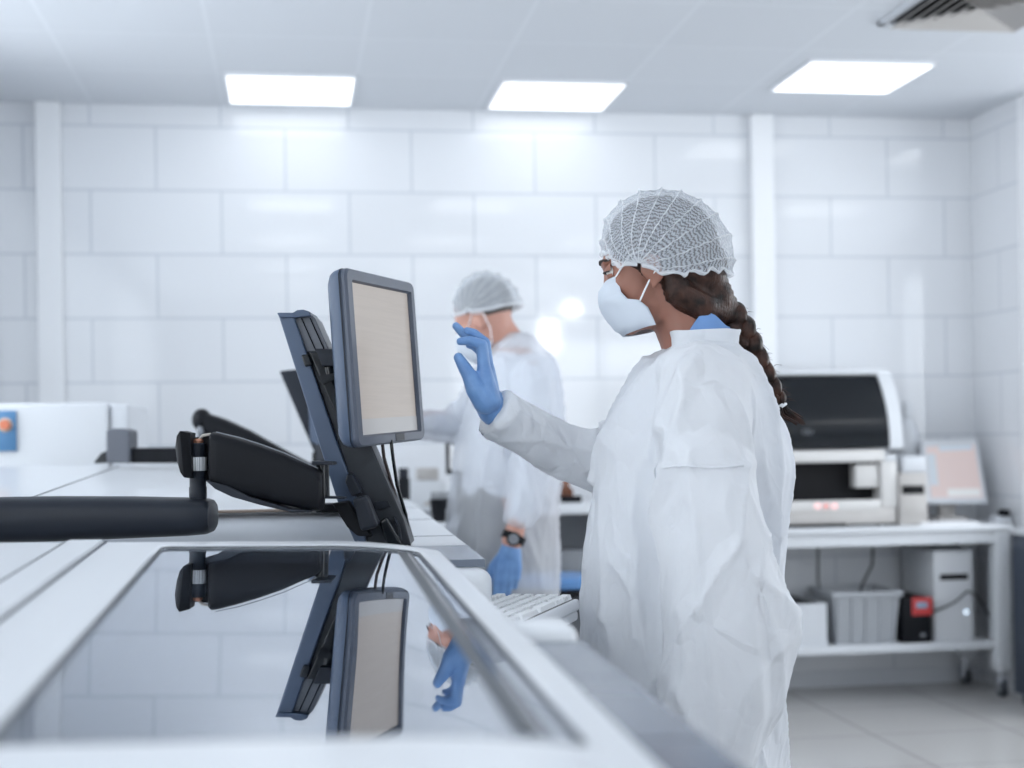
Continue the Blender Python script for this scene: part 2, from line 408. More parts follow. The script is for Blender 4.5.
def machine_front():
    r = thing('analyzer_machine', 'white laboratory analyzer with glass lid filling the near foreground', 'lab machine', (-.3, 1.25, 0))
    Y0, Y1, X0, X1 = .45, 2.085, -.95, .207
    xs = lin(X0, -.318, 4)+lin(-.315, GX0, 5)+lin(GX0, .05, 4)[1:]+lin(.05, GX1, 10)[1:]+lin(GX1, X1, 4)[1:]
    xs = sorted(set(round(x, 5) for x in xs)); ys = sorted(set([Y0]+lin(Y0+.01, GY0, 3)+lin(GY0, GY1, 6)+lin(GY1, Y1-.006, 2)+[Y1]))
    mb = surf_grid(xs, ys, (GX0, GX1, GY0, GY1), th=.035)
    top = mb.build('top_cover', white, r, angle=50)
    md = top.modifiers.new('b', 'BEVEL'); md.width = .006; md.segments = 3; md.limit_method = 'ANGLE'; md.angle_limit = .9
    # glass
    surf_grid(lin(GX0+.002, .05, 4)+lin(.05, GX1-.002, 16)[1:], lin(GY0+.002, GY1-.002, 4), dz=-.004, th=.004).build('glass_lid', glass_m, r)
    # gasket around the glass
    zz = lambda x, y: top_z(x, y)-.002
    rr = .014; loop = []
    for (cx, cy, a0) in ((GX1-rr, GY1-rr, 0), (GX0+rr, GY1-rr, PI/2), (GX0+rr, GY0+rr, PI), (GX1-rr, GY0+rr, 1.5*PI)):
        for k in range(5):
            a = a0+PI/2*k/4; loop.append(V((cx+rr*math.cos(a), cy+rr*math.sin(a), 0)))
        if a0 in (0, PI):    # across the curved side
            nx = GX0+rr if a0 == 0 else GX1-rr; x0 = loop[-1].x; yk = loop[-1].y
            for k in range(1, 10): loop.append(V((x0+(nx-x0)*k/10, yk, 0)))
    g = MB(); pts = [V((p.x, p.y, zz(p.x, p.y))) for p in loop]; g.tube(pts+[pts[0]], .0013, 8, caps=False); g.build('gasket', rubber, r)
    # tray below the glass, and dark strips along the lid's right side
    MB().box(GX0-.01, GX1+.01, GY0-.01, GY1+.01, .90, .905).build('inner_tray', mat('inner_tray_grey', (.42, .44, .47), .5), r, smooth=False)
    w = MB()
    for x in (GX0-.012, GX1+.006): w.box(x, x+.006, GY0-.01, GY1+.01, .905, 1.07)
    for y in (GY0-.012, GY1+.006): w.box(GX0-.01, GX1+.01, y, y+.006, .905, 1.07)
    w.build('inner_wall', mat('inner_wall_grey', (.33, .35, .38), .5), r, smooth=False)
    for xa, xb, wd, m in ((.136, .146, .0060, rubber), (.146, .1535, .0022, blackg), (.1535, .158, .0012, seam_m)):
        mb = MB()
        rings = []
        for y in lin(GY0+.03, GY1-.008, 6):
            x = xa+(xb-xa)*(y-GY0)/(GY1-GY0); z = top_z(x, y)-.0032
            rings.append([(x-wd, y, z-.0006), (x+wd, y, z-.0006), (x+wd, y, z), (x-wd, y, z)])
        mb.loft(rings); mb.build('lid_strip', m, r, smooth=False)
    # panel joint on the left
    for x in (-.300, -.247):
        mb = MB(); mb.tube([V((x, y, top_z(x, y)+.0002)) for y in lin(Y0, Y1-.004, 5)], .0017, 8); mb.build('panel_joint', seam_m, r)
    mb = MB()
    rings = [[(x, y, top_z(x, y)+(.0035 if i in (1, 2, 3) else -.002)) for i, x in enumerate((-.299, -.294, -.272, -.253, -.248))] for y in lin(Y0+.01, Y1-.008, 5)]
    mb.loft(rings, caps=False, closed=False); mb.build('raised_strip', white, r)
    # body
    MB().box(X0+.01, X1-.012, Y0+.01, Y1-.01, .06, .9, .012).build('body', white, r, smooth=False)
    sd = MB()
    for (a, b, c, d) in ((X1-.035, X1-.012, Y0+.01, Y1-.01), (X0+.01, X0+.03, Y0+.01, Y1-.01), (X0+.03, X1-.035, Y0+.01, Y0+.03), (X0+.03, X1-.035, Y1-.03, Y1-.01)): sd.box(a, b, c, d, .895, 1.062)
    sd.build('upper_body', white, r, smooth=False)
    pl = MB(); pl.box(X0+.05, X1-.06, Y0+.06, Y1-.06, 0, .07); pl.build('plinth', seam_m, r, smooth=False)
    # smoked side ledge with its white rounded end
    ZL = 1.078
    e0, e1 = PZ(580, 640, ZL), PZ(760, 780, ZL)
    xe = lambda y: e1.x+(e0.x-e1.x)*(y-e1.y)/(e0.y-e1.y)
    ybr = [PZ(740, 764, ZL).y-.2, PZ(705, 738, ZL).y, PZ(622, 675, ZL).y, e0.y]
    for a, b in zip(ybr, ybr[1:]):
        mb = MB(); mb.prism([(X1-.004, a+.0015, ZL), (xe(a), a+.003, ZL), (xe(b), b-.003, ZL), (X1-.004, b-.0015, ZL)], (0, 0, -.012)); mb.build('smoked_ledge', smoked, r, smooth=False)
    mb = MB(); mb.box(X1-.012, xe(1.2)-.004, ybr[0], e0.y+.01, ZL-.075, ZL-.013, .01, 3); mb.build('ledge_support', white, r)
    mb = MB(); mb.box(X1-.03, xe(e0.y)+.001, e0.y+.004, e0.y+.07, ZL-.09, ZL+.015, .016, 5); mb.build('ledge_end_cap', white, r)
    return r
machine_front()

# ------------------------------------------------------------------ machine behind it
def machine_rear():
    r = thing('analyzer_machine', 'second white analyzer behind the monitor arm, long pale top with silver edge', 'lab machine', (-.4, 3.7, 0))
    Y0, Y1, X0, X1 = 2.80, 4.75, -1.35, .19
    mb = surf_grid(lin(X0, 0, 6)+lin(0, X1, 6)[1:], lin(Y0, Y1, 6), dz=-.006, th=.03)
    t = mb.build('top_cover', white, r, angle=50)
    md = t.modifiers.new('b', 'BEVEL'); md.width = .006; md.segments = 3; md.limit_method = 'ANGLE'; md.angle_limit = .9
    MB().box(X0+.01, X1-.02, Y0+.03, Y1-.01, .06, 1.09, .01).build('body', white, r, smooth=False)
    z = top_z(0, Y0)-.008
    pf = [(Y0+.03, z-.004), (Y0-.012, z-.008), (Y0-.035, z-.022), (Y0-.045, z-.045), (Y0-.04, z-.07), (Y0-.02, z-.085), (Y0+.03, z-.088)]
    MB().loft([[(x, y, zz) for y, zz in pf] for x in (X0, .12)]).build('rounded_front_edge', silver, r)
    MB().box(X0+.02, .11, Y0-.028, Y0+.01, z-.001, z+.0035, .001).build('front_strip', mat('brown_strip', (.30, .24, .20), .5), r)
    MB().box(.045, .11, Y0-.03, Y0+.02, z-.004, z+.012, .002).build('latch', black, r)
    for x0, y0, x1, y1 in ((-.52, 2.82, -.52, 4.74), (-1.0, 2.82, -1.0, 4.74)):
        MB().tube([(x0, y0, top_z(x0, y0)-.006), (x1, y1, top_z(x1, y1)-.006)], .0018, 8).build('panel_joint', seam_m, r)
    ZL = 1.08
    a, b = PZ(485, 559, ZL), PZ(432, 518, ZL)
    e = lambda y: a.x+(b.x-a.x)*(y-a.y)/(b.y-a.y)
    y2 = PZ(462, 545, ZL).y
    MB().prism([(X1-.03, a.y, ZL), (e(a.y), a.y, ZL), (e(y2), y2-.003, ZL), (X1-.03, y2-.003, ZL)], (0, 0, -.012)).build('smoked_ledge', smoked, r, smooth=False)
    MB().prism([(X1-.03, y2, ZL), (e(y2), y2, ZL), (e(4.7), 4.7, ZL), (X1-.03, 4.7, ZL)], (0, 0, -.02)).build('side_counter', white, r, smooth=False)
    for yy in (2.9, 3.5, 4.1):
        MB().box(X1, e(yy)-.002, yy, yy+.004, ZL-.003, ZL+.0008).build('counter_joint', greyp, r, smooth=False)
    MB().box(X1-.03, e(3)-.01, a.y+.02, 4.68, .1, ZL-.02, .01).build('side_body', white, r)
    MB().box(.07, e(a.y)+.006, a.y-.05, a.y+.03, ZL-.075, ZL-.0125, .02, 6).build('ledge_end_cap', white, r)
    return r
machine_rear()
# white cabinet further left with a blue control plate
def cabinet_left():
    Y = 5.2
    a = PY(-90, 404, Y); b = PY(128, 404, Y)
    r = thing('analyzer_cabinet', 'white cabinet with blue switch plate standing against left tiles', 'lab machine', ((a.x+b.x)/2, Y+.35, 0))
    MB().box(a.x, PY(108, 404, Y).x, Y, Y+.75, .05, a.z, .015, 3).build('body', white, r)
    MB().box(PY(108, 404, Y).x+.003, b.x, Y+.02, Y+.7, .05, a.z-.006, .012, 3).build('side_housing', whited, r)
    MB().box(a.x+.05, b.x-.05, Y+.05, Y+.7, 0, .06).build('plinth', seam_m, r, smooth=False)
    p = PY(-12, 411, Y); q = PY(17, 451, Y)
    MB().box(p.x, q.x, Y-.012, Y-.0005, q.z, p.z, .003).build('switch_plate', blue_panel, r)
    c = PY(6, 425, Y)
    mb = MB(); mb.cyl(c+V((0, -.012, 0)), c+V((0, -.04, 0)), .018, 24, .015); mb.build('push_button', orange_p, r)
    mb = MB(); mb.cyl(c+V((0, -.0115, 0)), c+V((0, -.016, 0)), .024, 24); mb.build('button_collar', mat('yellow_collar', (.6, .5, .42), .5), r)
cabinet_left()

# ------------------------------------------------------------------ monitor arms
def plate(poly, d0, d1, mb=None):          # image-side outline of a body spanning depths d0..d1
    mb = mb or MB()
    mb.loft([[P(x, y, d0) for x, y in poly], [P(x, y, d0)+AWAY*(d1-d0) for x, y in poly]])
    return mb
def bev(o, w=.004, n=3, ang=.5):
    md = o.modifiers.new('b', 'BEVEL'); md.width = w; md.segments = n; md.limit_method = 'ANGLE'; md.angle_limit = ang
    return o
def arm_front():
    base = P(-60, 520, 2.47)
    r = thing('monitor_arm', 'jointed black monitor arm mounted over the glass-lidded machine', 'monitor arm', (base.x, base.y, 1.13))
    # horizontal lower arm: rounded bar
    rings = []
    for x, yt, yb in ((-160, 499, 546), (-40, 497.5, 544), (60, 496, 541), (130, 496.3, 538), (190, 497.5, 535.5), (207, 498.5, 534), (211.5, 500, 532), (213, 503, 529)):
        c = P(x, (yt+yb)/2, 2.47); h = (yb-yt)/2/F*2.47; w = .048 if x < 210 else .045
        rings.append([c+UP*(h*math.copysign(abs(math.sin(t))**.6, math.sin(t)))+AWAY*(w*math.copysign(abs(math.cos(t))**.6, math.cos(t))) for t in [2*PI*k/24 for k in range(24)]])
    MB().loft(rings).build('lower_arm', slate_dark, r)
    # base column that carries the lower arm, left of the picture
    b = P(-150, 520, 2.47); mb = MB(); mb.lathe((b.x, b.y, 0), ((.07, 0), (.07, .02), (.03, .03), (.03, 1.10)), 28); mb.build('base_post', slate_dark, r)
    # vertical joint post
    c = P(198, 495, 2.47); t = P(198, 443, 2.47)
    pl = MB(); pl.lathe(c, ((.014, -.006), (.0145, .0), (.0145, .012), (.0135, .014), (.0135, .034), (.0142, .036), (.0142, t.z-c.z-.002), (.0125, t.z-c.z)), 28)
    post = pl.build('joint_post', slate_dark, r)
    MB().lathe(c, ((.0149, .040), (.0151, .0405), (.0151, .062), (.0149, .0625)), 28).build('label_sticker', label_m, post)
    MB().lathe(t, ((.008, -.002), (.009, .004), (.006, .007)), 16).build('copper_terminal', copper, post)
    mb = MB(); mb.tube([t+V((0, 0, .004)), t+RIGHT*.008+UP*.012, t+RIGHT*.02+UP*.014, t+RIGHT*.028+UP*.008], .0025, 8); mb.build('lead_wire', mat('pale_wire', (.5, .47, .43), .5), post)
    # tilting spring arm: cover body
    prof = [(212, 434, 482), (215, 432, 486), (222, 433, 489), (240, 438, 494), (262, 445, 499), (285, 453.5, 504.5), (303, 462, 508.5), (316, 467.5, 511), (321, 470.5, 510.5), (323, 474, 506)]
    rings = []
    for i, (x, yt, yb) in enumerate(prof):
        c = P(x, (yt+yb)/2, 2.46); h = (yb-yt)/2/F*2.46; w = .036
        if i in (0, len(prof)-1): w = .028
        rings.append([c+UP*(h*math.copysign(abs(math.sin(t))**.45, math.sin(t)))+AWAY*(w*math.copysign(abs(math.cos(t))**.45, math.cos(t))) for t in [2*PI*k/28 for k in range(28)]])
    MB().loft(rings).build('spring_arm_cover', black, r, angle=60)
    # bright top edge and grey underside plate
    MB().tube([P(x, y, 2.43) for x, y in ((216, 432), (240, 437.6), (262, 444.6), (285, 453), (303, 461.4), (318, 468.2))], .0008, 8).build('edge_line', greyp, r)
    bev(plate([(205, 480), (228, 486), (250, 497), (290, 509), (311, 510.5), (311, 512), (292, 512.5), (260, 505), (232, 497), (215, 489)], 2.425, 2.49).build('underside_plate', slate_dark, r, smooth=False), .001)
    # end cap left of the post
    MB().loft([[P(x, y, 2.46)+AWAY*w for x, y, w in ring] for ring in (
        [(193, 433, -.02), (193, 433, .02), (194, 478, .02), (194, 478, -.02)],
        [(184, 431, -.03), (184, 431, .03), (188, 477, .03), (188, 477, -.03)],
        [(180.5, 436, -.028), (180.5, 436, .028), (184, 472, .028), (184, 472, -.028)],
        [(178, 447, -.02), (178, 447, .02), (180, 462, .02), (180, 462, -.02)])]).build('arm_end_cap', black, r, angle=50)
    plate([(185, 438), (214, 436), (214, 484), (190, 476)], 2.475, 2.50).build('knuckle', interior, r, smooth=False)
    # hinge to the upright
    hn = MB(); hn.lathe(P(323, 498, 2.47), ((.011, 0), (.011, .058)), 20)
    hn.build('hinge_pin', blackg, r)
    bev(plate([(312, 461), (332, 462), (333, 465), (312, 465)], 2.44, 2.50).build('hinge_plate', slate_dark, r, smooth=False), .001)
    bev(plate([(316, 496), (345, 497), (345, 499), (316, 498.6)], 2.46, 2.49).build('hinge_plate', slate_dark, r, smooth=False), .001)
    # upright: tilted box channel, blue-grey side and lighter front panel with grooves
    d0, d1 = 2.58, 2.66
    side = plate([(277.5, 312.5), (292.5, 312.5), (364, 520), (366, 545), (356, 545), (340, 510)], d0, d1)
    bev(side.build('upright_channel', slate, r, smooth=False), .003)
    fu = plate([(292.5, 313), (297, 310.5), (303, 310), (309, 312), (315, 318), (330, 352), (306.5, 352)], d0+.012, d1+.03)
    bev(fu.build('upright_front', mat('upright_pale', (.14, .15, .175), .35, spec=.4), r, smooth=False), .002)
    fr = plate([(306.8, 352.5), (330.3, 352.5), (404, 520), (411, 545), (366, 545), (364, 520)], d0+.012, d1+.03)
    bev(fr.build('upright_front', mat('upright_grey', (.026, .03, .037), .38, spec=.3), r, smooth=False), .003)
    for (x0, y0, x1, y1) in ((301, 317, 316, 351), (310, 318, 324, 349)):
        MB().tube([P(x0, y0, d0+.0105), P(x1, y1, d0+.0105)], .0012, 6).build('groove_line', blackg, r)
    top = plate([(276.8, 312.6), (292.8, 312.6), (297, 310), (303, 309.4), (309.5, 311.5), (311, 316), (297, 317.6), (279.5, 318)], d0-.004, d1+.02)
    bev(top.build('upright_cap', slate, r, smooth=False), .002)
    # dark mounting rail and clips on the upright
    bev(plate([(309, 352), (320, 352), (349, 420), (338, 420)], d0-.006, d0+.03).build('mount_rail', blackg, r, smooth=False), .002)
    bev(plate([(301, 355), (308, 353.5), (312, 365), (305, 367)], d0-.012, d0+.01).build('side_clip', blackg, r, smooth=False), .002)
    bev(plate([(315, 348.5), (345, 349), (345, 366), (322, 366)], d0-.02, d0+.05).build('monitor_bracket', slate_dark, r, smooth=False), .002)
    MB().cyl(P(329, 367, d0), P(331, 378, d0), .009).build('bracket_pin', blackg, r)
    plate([(318, 376), (334, 373), (335, 379), (322, 385)], d0-.012, d0+.03).build('bracket_arm', blackg, r, smooth=False)
    # foot assembly
    bev(plate([(332, 503.5), (348, 501), (372, 537), (357, 536), (347, 527)], d0-.06, d0-.03).build('foot_wing', black, r, smooth=False), .003)
    bev(plate([(352, 499), (366, 495.5), (378.5, 527), (361, 532)], d0-.075, d0-.02).build('cable_cover', slate_dark, r, smooth=False), .006)
    bev(plate([(347, 474), (352, 474), (362, 493), (352, 497), (345, 482)], d0-.02, d0+.02).build('latch', slate_dark, r, smooth=False), .003)
    bev(plate([(379, 522), (386, 517), (402, 545), (386, 545)], d0-.05, d0-.01).build('foot_wing', blackg, r, smooth=False), .004)
    bev(plate([(373.5, 502.5), (387, 500.5), (391, 507), (376, 510)], d0+.008, d0+.02).build('name_plate', slate_dark, r, smooth=False), .001)
    a, b = P(370, 466, d0+.03), P(379, 481, d0+.03)
    mb = MB(); mb.tube([a, a+(b-a)*.03, b-(b-a)*.03, b], [.011, .013, .013, .011], 20); mb.build('cable_clip', blackg, r)
    MB().tube([P(364, 445, d0+.04), P(377, 478, d0+.03), P(392, 512, d0+.02), P(399, 528, d0), P(401, 545, d0-.01)], .0028, 10).build('cable', slate_dark, r)
    return r
# small barcode label
label_m = mat('label_paper', (.78, .80, .82), .7)
def _lab(m):
    tc = node(m, 'ShaderNodeTexCoord'); sp = node(m, 'ShaderNodeSeparateXYZ'); lk(m, tc.outputs['Object'], sp.inputs[0])
    wv = node(m, 'ShaderNodeTexNoise', Scale=420.0, Detail=1.0); cb = node(m, 'ShaderNodeCombineXYZ'); lk(m, sp.outputs['X'], cb.inputs['X'])
    lk(m, cb.outputs[0], wv.inputs['Vector'])
    rp = node(m, 'ShaderNodeValToRGB'); rp.color_ramp.elements[0].position = .42; rp.color_ramp.elements[1].position = .5
    rp.color_ramp.elements[0].color = (.42, .44, .47, 1); rp.color_ramp.elements[1].color = (.78, .80, .82, 1)
    lk(m, wv.outputs['Fac'], rp.inputs['Fac']); lk(m, rp.outputs['Color'], bsdf(m).inputs['Base Color'])
_lab(label_m)
arm_front()

def screen_mat(name, base, strength, rows):
    m = mat(name, (.04, .04, .04), .35, spec=.3, emit=base, estr=strength)
    tc = node(m, 'ShaderNodeTexCoord'); mp = node(m, 'ShaderNodeMapping'); mp.inputs['Scale'].default_value = (9, 4, rows)
    nz = node(m, 'ShaderNodeTexNoise', Scale=1.0, Detail=4.0, Roughness=.7); rp = node(m, 'ShaderNodeValToRGB')
    rp.color_ramp.elements[0].position = .42; rp.color_ramp.elements[1].position = .56
    rp.color_ramp.elements[0].color = tuple(c*.955 for c in base)+(1,); rp.color_ramp.elements[1].color = (*base, 1)
    lk(m, tc.outputs['Object'], mp.inputs['Vector']); lk(m, mp.outputs['Vector'], nz.inputs['Vector'])
    lk(m, nz.outputs['Fac'], rp.inputs['Fac']); lk(m, rp.outputs['Color'], bsdf(m).inputs['Emission Color'])
    return m
scr_m = screen_mat('screen_beige', (.58, .525, .485), .78, 160)
scr_bar = mat('screen_grey_bar', (.1, .1, .1), .3, emit=(.40, .405, .42), estr=.8)

def monitor_front():
    # corners of the front frame
    A, B, Cc, D = P(345, 267, 2.50), P(413.5, 283, 2.80), P(425.3, 439.5, 2.80), P(358, 447.5, 2.50)   # top-near, top-far, bottom-far, bottom-near
    ex = ((B-A)+(Cc-D)).normalized(); ey = ((A-D)+(B-Cc)).normalized(); n = ex.cross(ey).normalized()   # n points to the viewer side
    if n.dot(RIGHT) < 0: n = -n
    r = thing('touch_monitor', 'dark grey touch monitor with beige screen on the jointed arm', 'monitor', tuple((Cc+D)/2))
    def q(u, v, w=0):    # bilinear point on the frame plane, w metres out along the normal
        return A*(1-u)*(1-v)+B*u*(1-v)+Cc*u*v+D*(1-u)*v + n*w
    def rloop(u0, u1, v0, v1, rad, w, k=5):
        pts = []
        for (cu, cv, a0) in ((u1-rad, v0+rad, -PI/2), (u1-rad, v1-rad, 0), (u0+rad, v1-rad, PI/2), (u0+rad, v0+rad, PI)):
            for i in range(k):
                a = a0+PI/2*i/(k-1); pts.append(q(cu+rad*math.cos(a), cv+rad*math.sin(a), w))
        return pts
    # bezel ring
    b0, b1, b2, b3 = .085, .93, .072, .935
    mb = MB()
    mb.loft([rloop(0, 1, 0, 1, .05, -.012), rloop(0, 1, 0, 1, .05, -.003), rloop(.012, .988, .01, .99, .045, .001), rloop(b0-.012, b1+.012, b2-.01, b3+.01, .012, .001), rloop(b0, b1, b2, b3, .004, -.004), rloop(b0, b1, b2, b3, .004, -.009)], caps=False)
    mb.build('bezel', bezelm, r, angle=35)
    MB().loft([rloop(b0, b1, b2, b3, .004, -.009), rloop(b0, b1, b2, b3, .004, -.0062)]).build('screen', scr_m, r, smooth=False)
    MB().loft([rloop(b0, b1, .845, b3, .002, -.0062), rloop(b0, b1, .845, b3, .002, -.0055)]).build('screen_toolbar', scr_bar, r, smooth=False)
    mb = MB(); mb.loft([[q(u, v, w) for u, v in ((.53, .945), (.66, .945), (.66, .988), (.53, .988))] for w in (.0005, .002)]); bev(mb.build('sensor_window', slate_dark, r, smooth=False), .001)
    # deep rounded back housing
    mb = MB(); L = []
    for (s, w) in ((.0, -.008), (.0, -.016), (.008, -.026), (.022, -.034), (.05, -.041), (.12, -.047), (.3, -.050)):
        L.append(rloop(s, 1-s, s*.8, 1-s*.8, .05+s*.2, w))
    mb.loft(L); mb.build('housing', slate, r, angle=60)
    mb = MB(); mb.loft([rloop(-.002, 1.002, -.002, 1.002, .051, w) for w in (-.0115, -.0135)]); mb.build('housing_joint', slate_dark, r)
    # mount block on the back
    mb = MB(); mb.loft([[q(u, v, w) for u, v in ((.3, .34), (.7, .34), (.7, .6), (.3, .6))] for w in (-.048, -.075)]); bev(mb.build('mount_block', slate_dark, r, smooth=False), .004)
    for x0, x1, x2, x3, m in ((382, 392, 401, 405, copper), (391, 397, 406, 409, blackg)):
        MB().tube([P(x0, 440, 2.64), P(x0+2, 458, 2.64), P(x1, 485, 2.64), P(x2, 515, 2.65), P(x3, 540, 2.66), P(x3+1, 552, 2.66)], .003, 8).build('cable', cable_brown if m is copper else blackg, r)
cable_brown = mat('brown_cable', (.05, .033, .03), .5)
monitor_front()

# second station, further back
def arm_rear():
    d = 4.45
    r = thing('monitor_arm', 'farther black monitor arm on the second analyzer, reaching up to left', 'monitor arm', tuple(P(118, 462, d)))
    bev(plate([(106, 430), (112, 428.5), (122, 428.5), (129.5, 430.5), (129.5, 463), (106, 463)], d-.05, d+.05).build('joint_box', mat('grey_joint', (.10, .11, .135), .45), r, smooth=False), .006)
    bev(plate([(129.5, 448), (215, 447), (215, 463), (129.5, 463)], d-.03, d+.05).build('lower_arm', black, r, smooth=False), .006)
    bev(plate([(94, 462), (101, 453), (106, 451), (106, 463), (94, 463.5)], d-.04, d+.04).build('base_wedge', blackg, r, smooth=False), .005)
    # raised spring arm
    pts = [(206, 420, 10.5), (225, 427, 11.5), (250, 439, 12), (280, 456, 12), (312, 472, 11)]
    rings = []
    for x, y, h in pts:
        c = P(x, y+3, d); hh = h/F*d
        rings.append([c+UP*(hh*math.copysign(abs(math.sin(t))**.6, math.sin(t)))+AWAY*(.045*math.copysign(abs(math.cos(t))**.6, math.cos(t))) for t in [2*PI*k/20 for k in range(20)]])
    MB().loft(rings).build('spring_arm_cover', black, r, angle=60)
    mb = MB(); mb.sphere(P(202, 420, d), (.03, .045, .034)); mb.build('arm_end_cap', black, r)
    mb = MB(); mb.sphere(P(200.5, 431, d-.03), (.012, .02, .016)); mb.build('joint_button', greyp, r)
    MB().tube([P(205, 425, d), P(205, 448, d)], .02, 16).build('joint_post', slate_dark, r)
    bev(plate([(279, 371), (298, 369), (345, 470), (352, 505), (330, 505), (318, 462)], d+.05, d+.16).build('upright_channel', slate_dark, r, smooth=False), .006)
    bev(plate([(312, 452), (336, 452), (336, 480), (312, 480)], d-.02, d+.06).build('hinge', blackg, r, smooth=False), .004)
    a = P(326, 492, d)
    MB().lathe((a.x, a.y, top_z(a.x, a.y)-.006), ((.06, 0), (.06, .02), (.035, .03), (.03, .08)), 24).build('foot', slate_dark, r)
    return d
dR = arm_rear()
def monitor_rear():
    d = dR+.02
    A, B, Cc, D = P(322, 354, d), P(352, 359, d+.28), P(357, 442, d+.28), P(327, 446, d)
    n = (B-A).cross(D-A).normalized(); n = n if n.dot(RIGHT) > 0 else -n
    r = thing('touch_monitor', 'farther touch monitor hidden behind the upright of the near arm', 'monitor', tuple((Cc+D)/2))
    q = lambda u, v, w=0: A*(1-u)*(1-v)+B*u*(1-v)+Cc*u*v+D*(1-u)*v+n*w
    lp = lambda u0, u1, v0, v1, w: [q(u0, v0, w), q(u1, v0, w), q(u1, v1, w), q(u0, v1, w)]
    bev(MB().loft([lp(0, 1, 0, 1, -.01), lp(0, 1, 0, 1, 0), lp(.09, .91, .08, .88, .0), lp(.09, .91, .08, .88, -.005)], caps=False).build('bezel', bezelm, r, smooth=False), .002)
    MB().loft([lp(.09, .91, .08, .88, -.008), lp(.09, .91, .08, .88, -.005)]).build('screen', scr_m, r, smooth=False)
    bev(MB().loft([lp(0, 1, 0, 1, -.0101), lp(0, 1, 0, 1, -.03), lp(.06, .94, .06, .94, -.06)]).build('housing', slate, r, smooth=False), .006)
monitor_rear()

# ------------------------------------------------------------------ keyboard on its tray
def keyboard():
    Z = 1.006
    c0 = PZ(580, 594, Z); c1 = PZ(537, 613, Z)
    ax = (c0-c1); ax.z = 0; ax.normalize(); pr = V((-ax.y, ax.x, 0))     # ax: long axis away from the camera, pr: towards the machine
    if pr.x > 0: pr = -pr
    L, W = .43, .155
    o = c0
    M = Matrix.Translation(o) @ Matrix((ax, pr, UP)).transposed().to_4x4()
    t = thing('keyboard_tray', 'white pull-out keyboard tray under the touch monitor', 'tray', tuple(o-ax*.2+pr*.08+UP*(-.05)))
    MB().box(-L-.03, .004, .004, W+.02, -.045, -.027, .006, 3, M).build('tray_board', white, t)
    MB().box(-.34, -.20, W+.02, W+.21, -.075, -.045, .005, 2, M).build('tray_arm', slate_dark, t)
    k = thing('keyboard', 'white computer keyboard on the tray beside the woman in coat', 'keyboard', tuple(o-ax*.2+pr*.08+UP*(-.027)))
    MB().box(-L, 0, 0, W, -.027, -.008, .005, 3, M).build('keyboard_case', whited, k)
    mb = MB()
    for row in range(6):
        y = .012+row*.0215+(.006 if row == 5 else 0)
        x = -.008
        n = 15 if row else 9
        while x > -L+.02:
            w = .0165
            if row == 0 and -.26 < x-.02 < -.12: w = .10
            if row == 2 and x > -.02: w = .028
            if x-w < -L+.01: break
            h = -.0085
            y1 = y+.0175
            for pts in ([[(x-w, y), (x, y), (x, y1), (x-w, y1)]]):
                lo = [M @ V((a, b, h)) for a, b in pts]
                cx, cy = x-w/2, (y+y1)/2
                hi = [M @ V((cx+(a-cx)*.78, cy+(b-cy)*.74, h+.0085)) for a, b in pts]
                mb.loft([lo, hi])
            x -= w+.0035
    mb.build('keys', mat('key_white', (.80, .82, .84), .5), k, smooth=False)
    MB().box(-L+.006, -.006, .008, W-.006, -.009, -.0078, 0, 1, M).build('key_bed', mat('key_gap', (.10, .10, .11), .7), k, smooth=False)
keyboard()

# ------------------------------------------------------------------ people
def face_mat(name, base, lipcol):
    return base
def superring(c, ax, ay, a, b, e=2.3, n=40):
    out = []
    for k in range(n):
        t = 2*PI*k/n; ct, st = math.cos(t), math.sin(t)
        out.append(c+ax*(a*math.copysign(abs(ct)**(2/e), ct))+ay*(b*math.copysign(abs(st)**(2/e), st)))
    return out
def torso_rings(tab, d, bs=1.0, inset=0.0):
    rings = []
    for y, xl, xr, b in tab:
        c = P((xl+xr)/2, y, d); a = (xr-xl)/2/F*d
        rings.append(superring(c, RIGHT, AWAY, max(.02, a-inset), max(.02, b-inset)))
    return rings
def smoothstep(a, b, x):
    t = max(0, min(1, (x-a)/(b-a))); return t*t*(3-2*t)
def wrinkle(me, amp, folds=(), seed=0.0, fade=None):
    me.update()
    vn = [v.normal.copy() for v in me.vertices]
    vs = [v.co.copy() for v in me.vertices]
    out = []
    for p, n in zip(vs, vn):
        q = V((p.x*6.0+seed, p.y*6.0, p.z*1.5))
        g = q*.8; w = V((noise.noise(g+V((13.1, 0, 0))), noise.noise(g+V((0, 27.7, 0))), noise.noise(g+V((0, 0, 41.3)))))*.7
        a = noise.noise(q+w); ridge = (1-min(1, abs(a)*2.6))
        a2 = noise.noise(V((p.x*13+seed*2, p.y*13, p.z*5))+w*1.5); ridge2 = (1-min(1, abs(a2)*2.4))
        dd, pp = noise.voronoi(V((p.x*7+seed, p.y*7, p.z*3.2))+w*.4)
        crum = min(.6, dd[1]-dd[0])
        h = amp*(1.25*ridge**4 + .40*ridge2**4 + .45*(.3-crum) + .5*noise.noise(q*.5))
        if fade: h *= fade(p)
        if folds:
            x, y, dep = proj(p)
            if n.dot(AWAY) < .25:
                for poly, hh, wd in folds:
                    best = 1e9
                    for (ax, ay), (bx, by) in zip(poly, poly[1:]):
                        L2 = (bx-ax)**2+(by-ay)**2; t = max(0, min(1, ((x-ax)*(bx-ax)+(y-ay)*(by-ay))/L2))
                        best = min(best, math.hypot(x-ax-t*(bx-ax), y-ay-t*(by-ay)))
                    if best < wd*3: h += hh*.8*math.exp(-best/(wd*.75))
        out.append(p+n*h)
    for v, c in zip(me.vertices, out): v.co = c
    me.update()

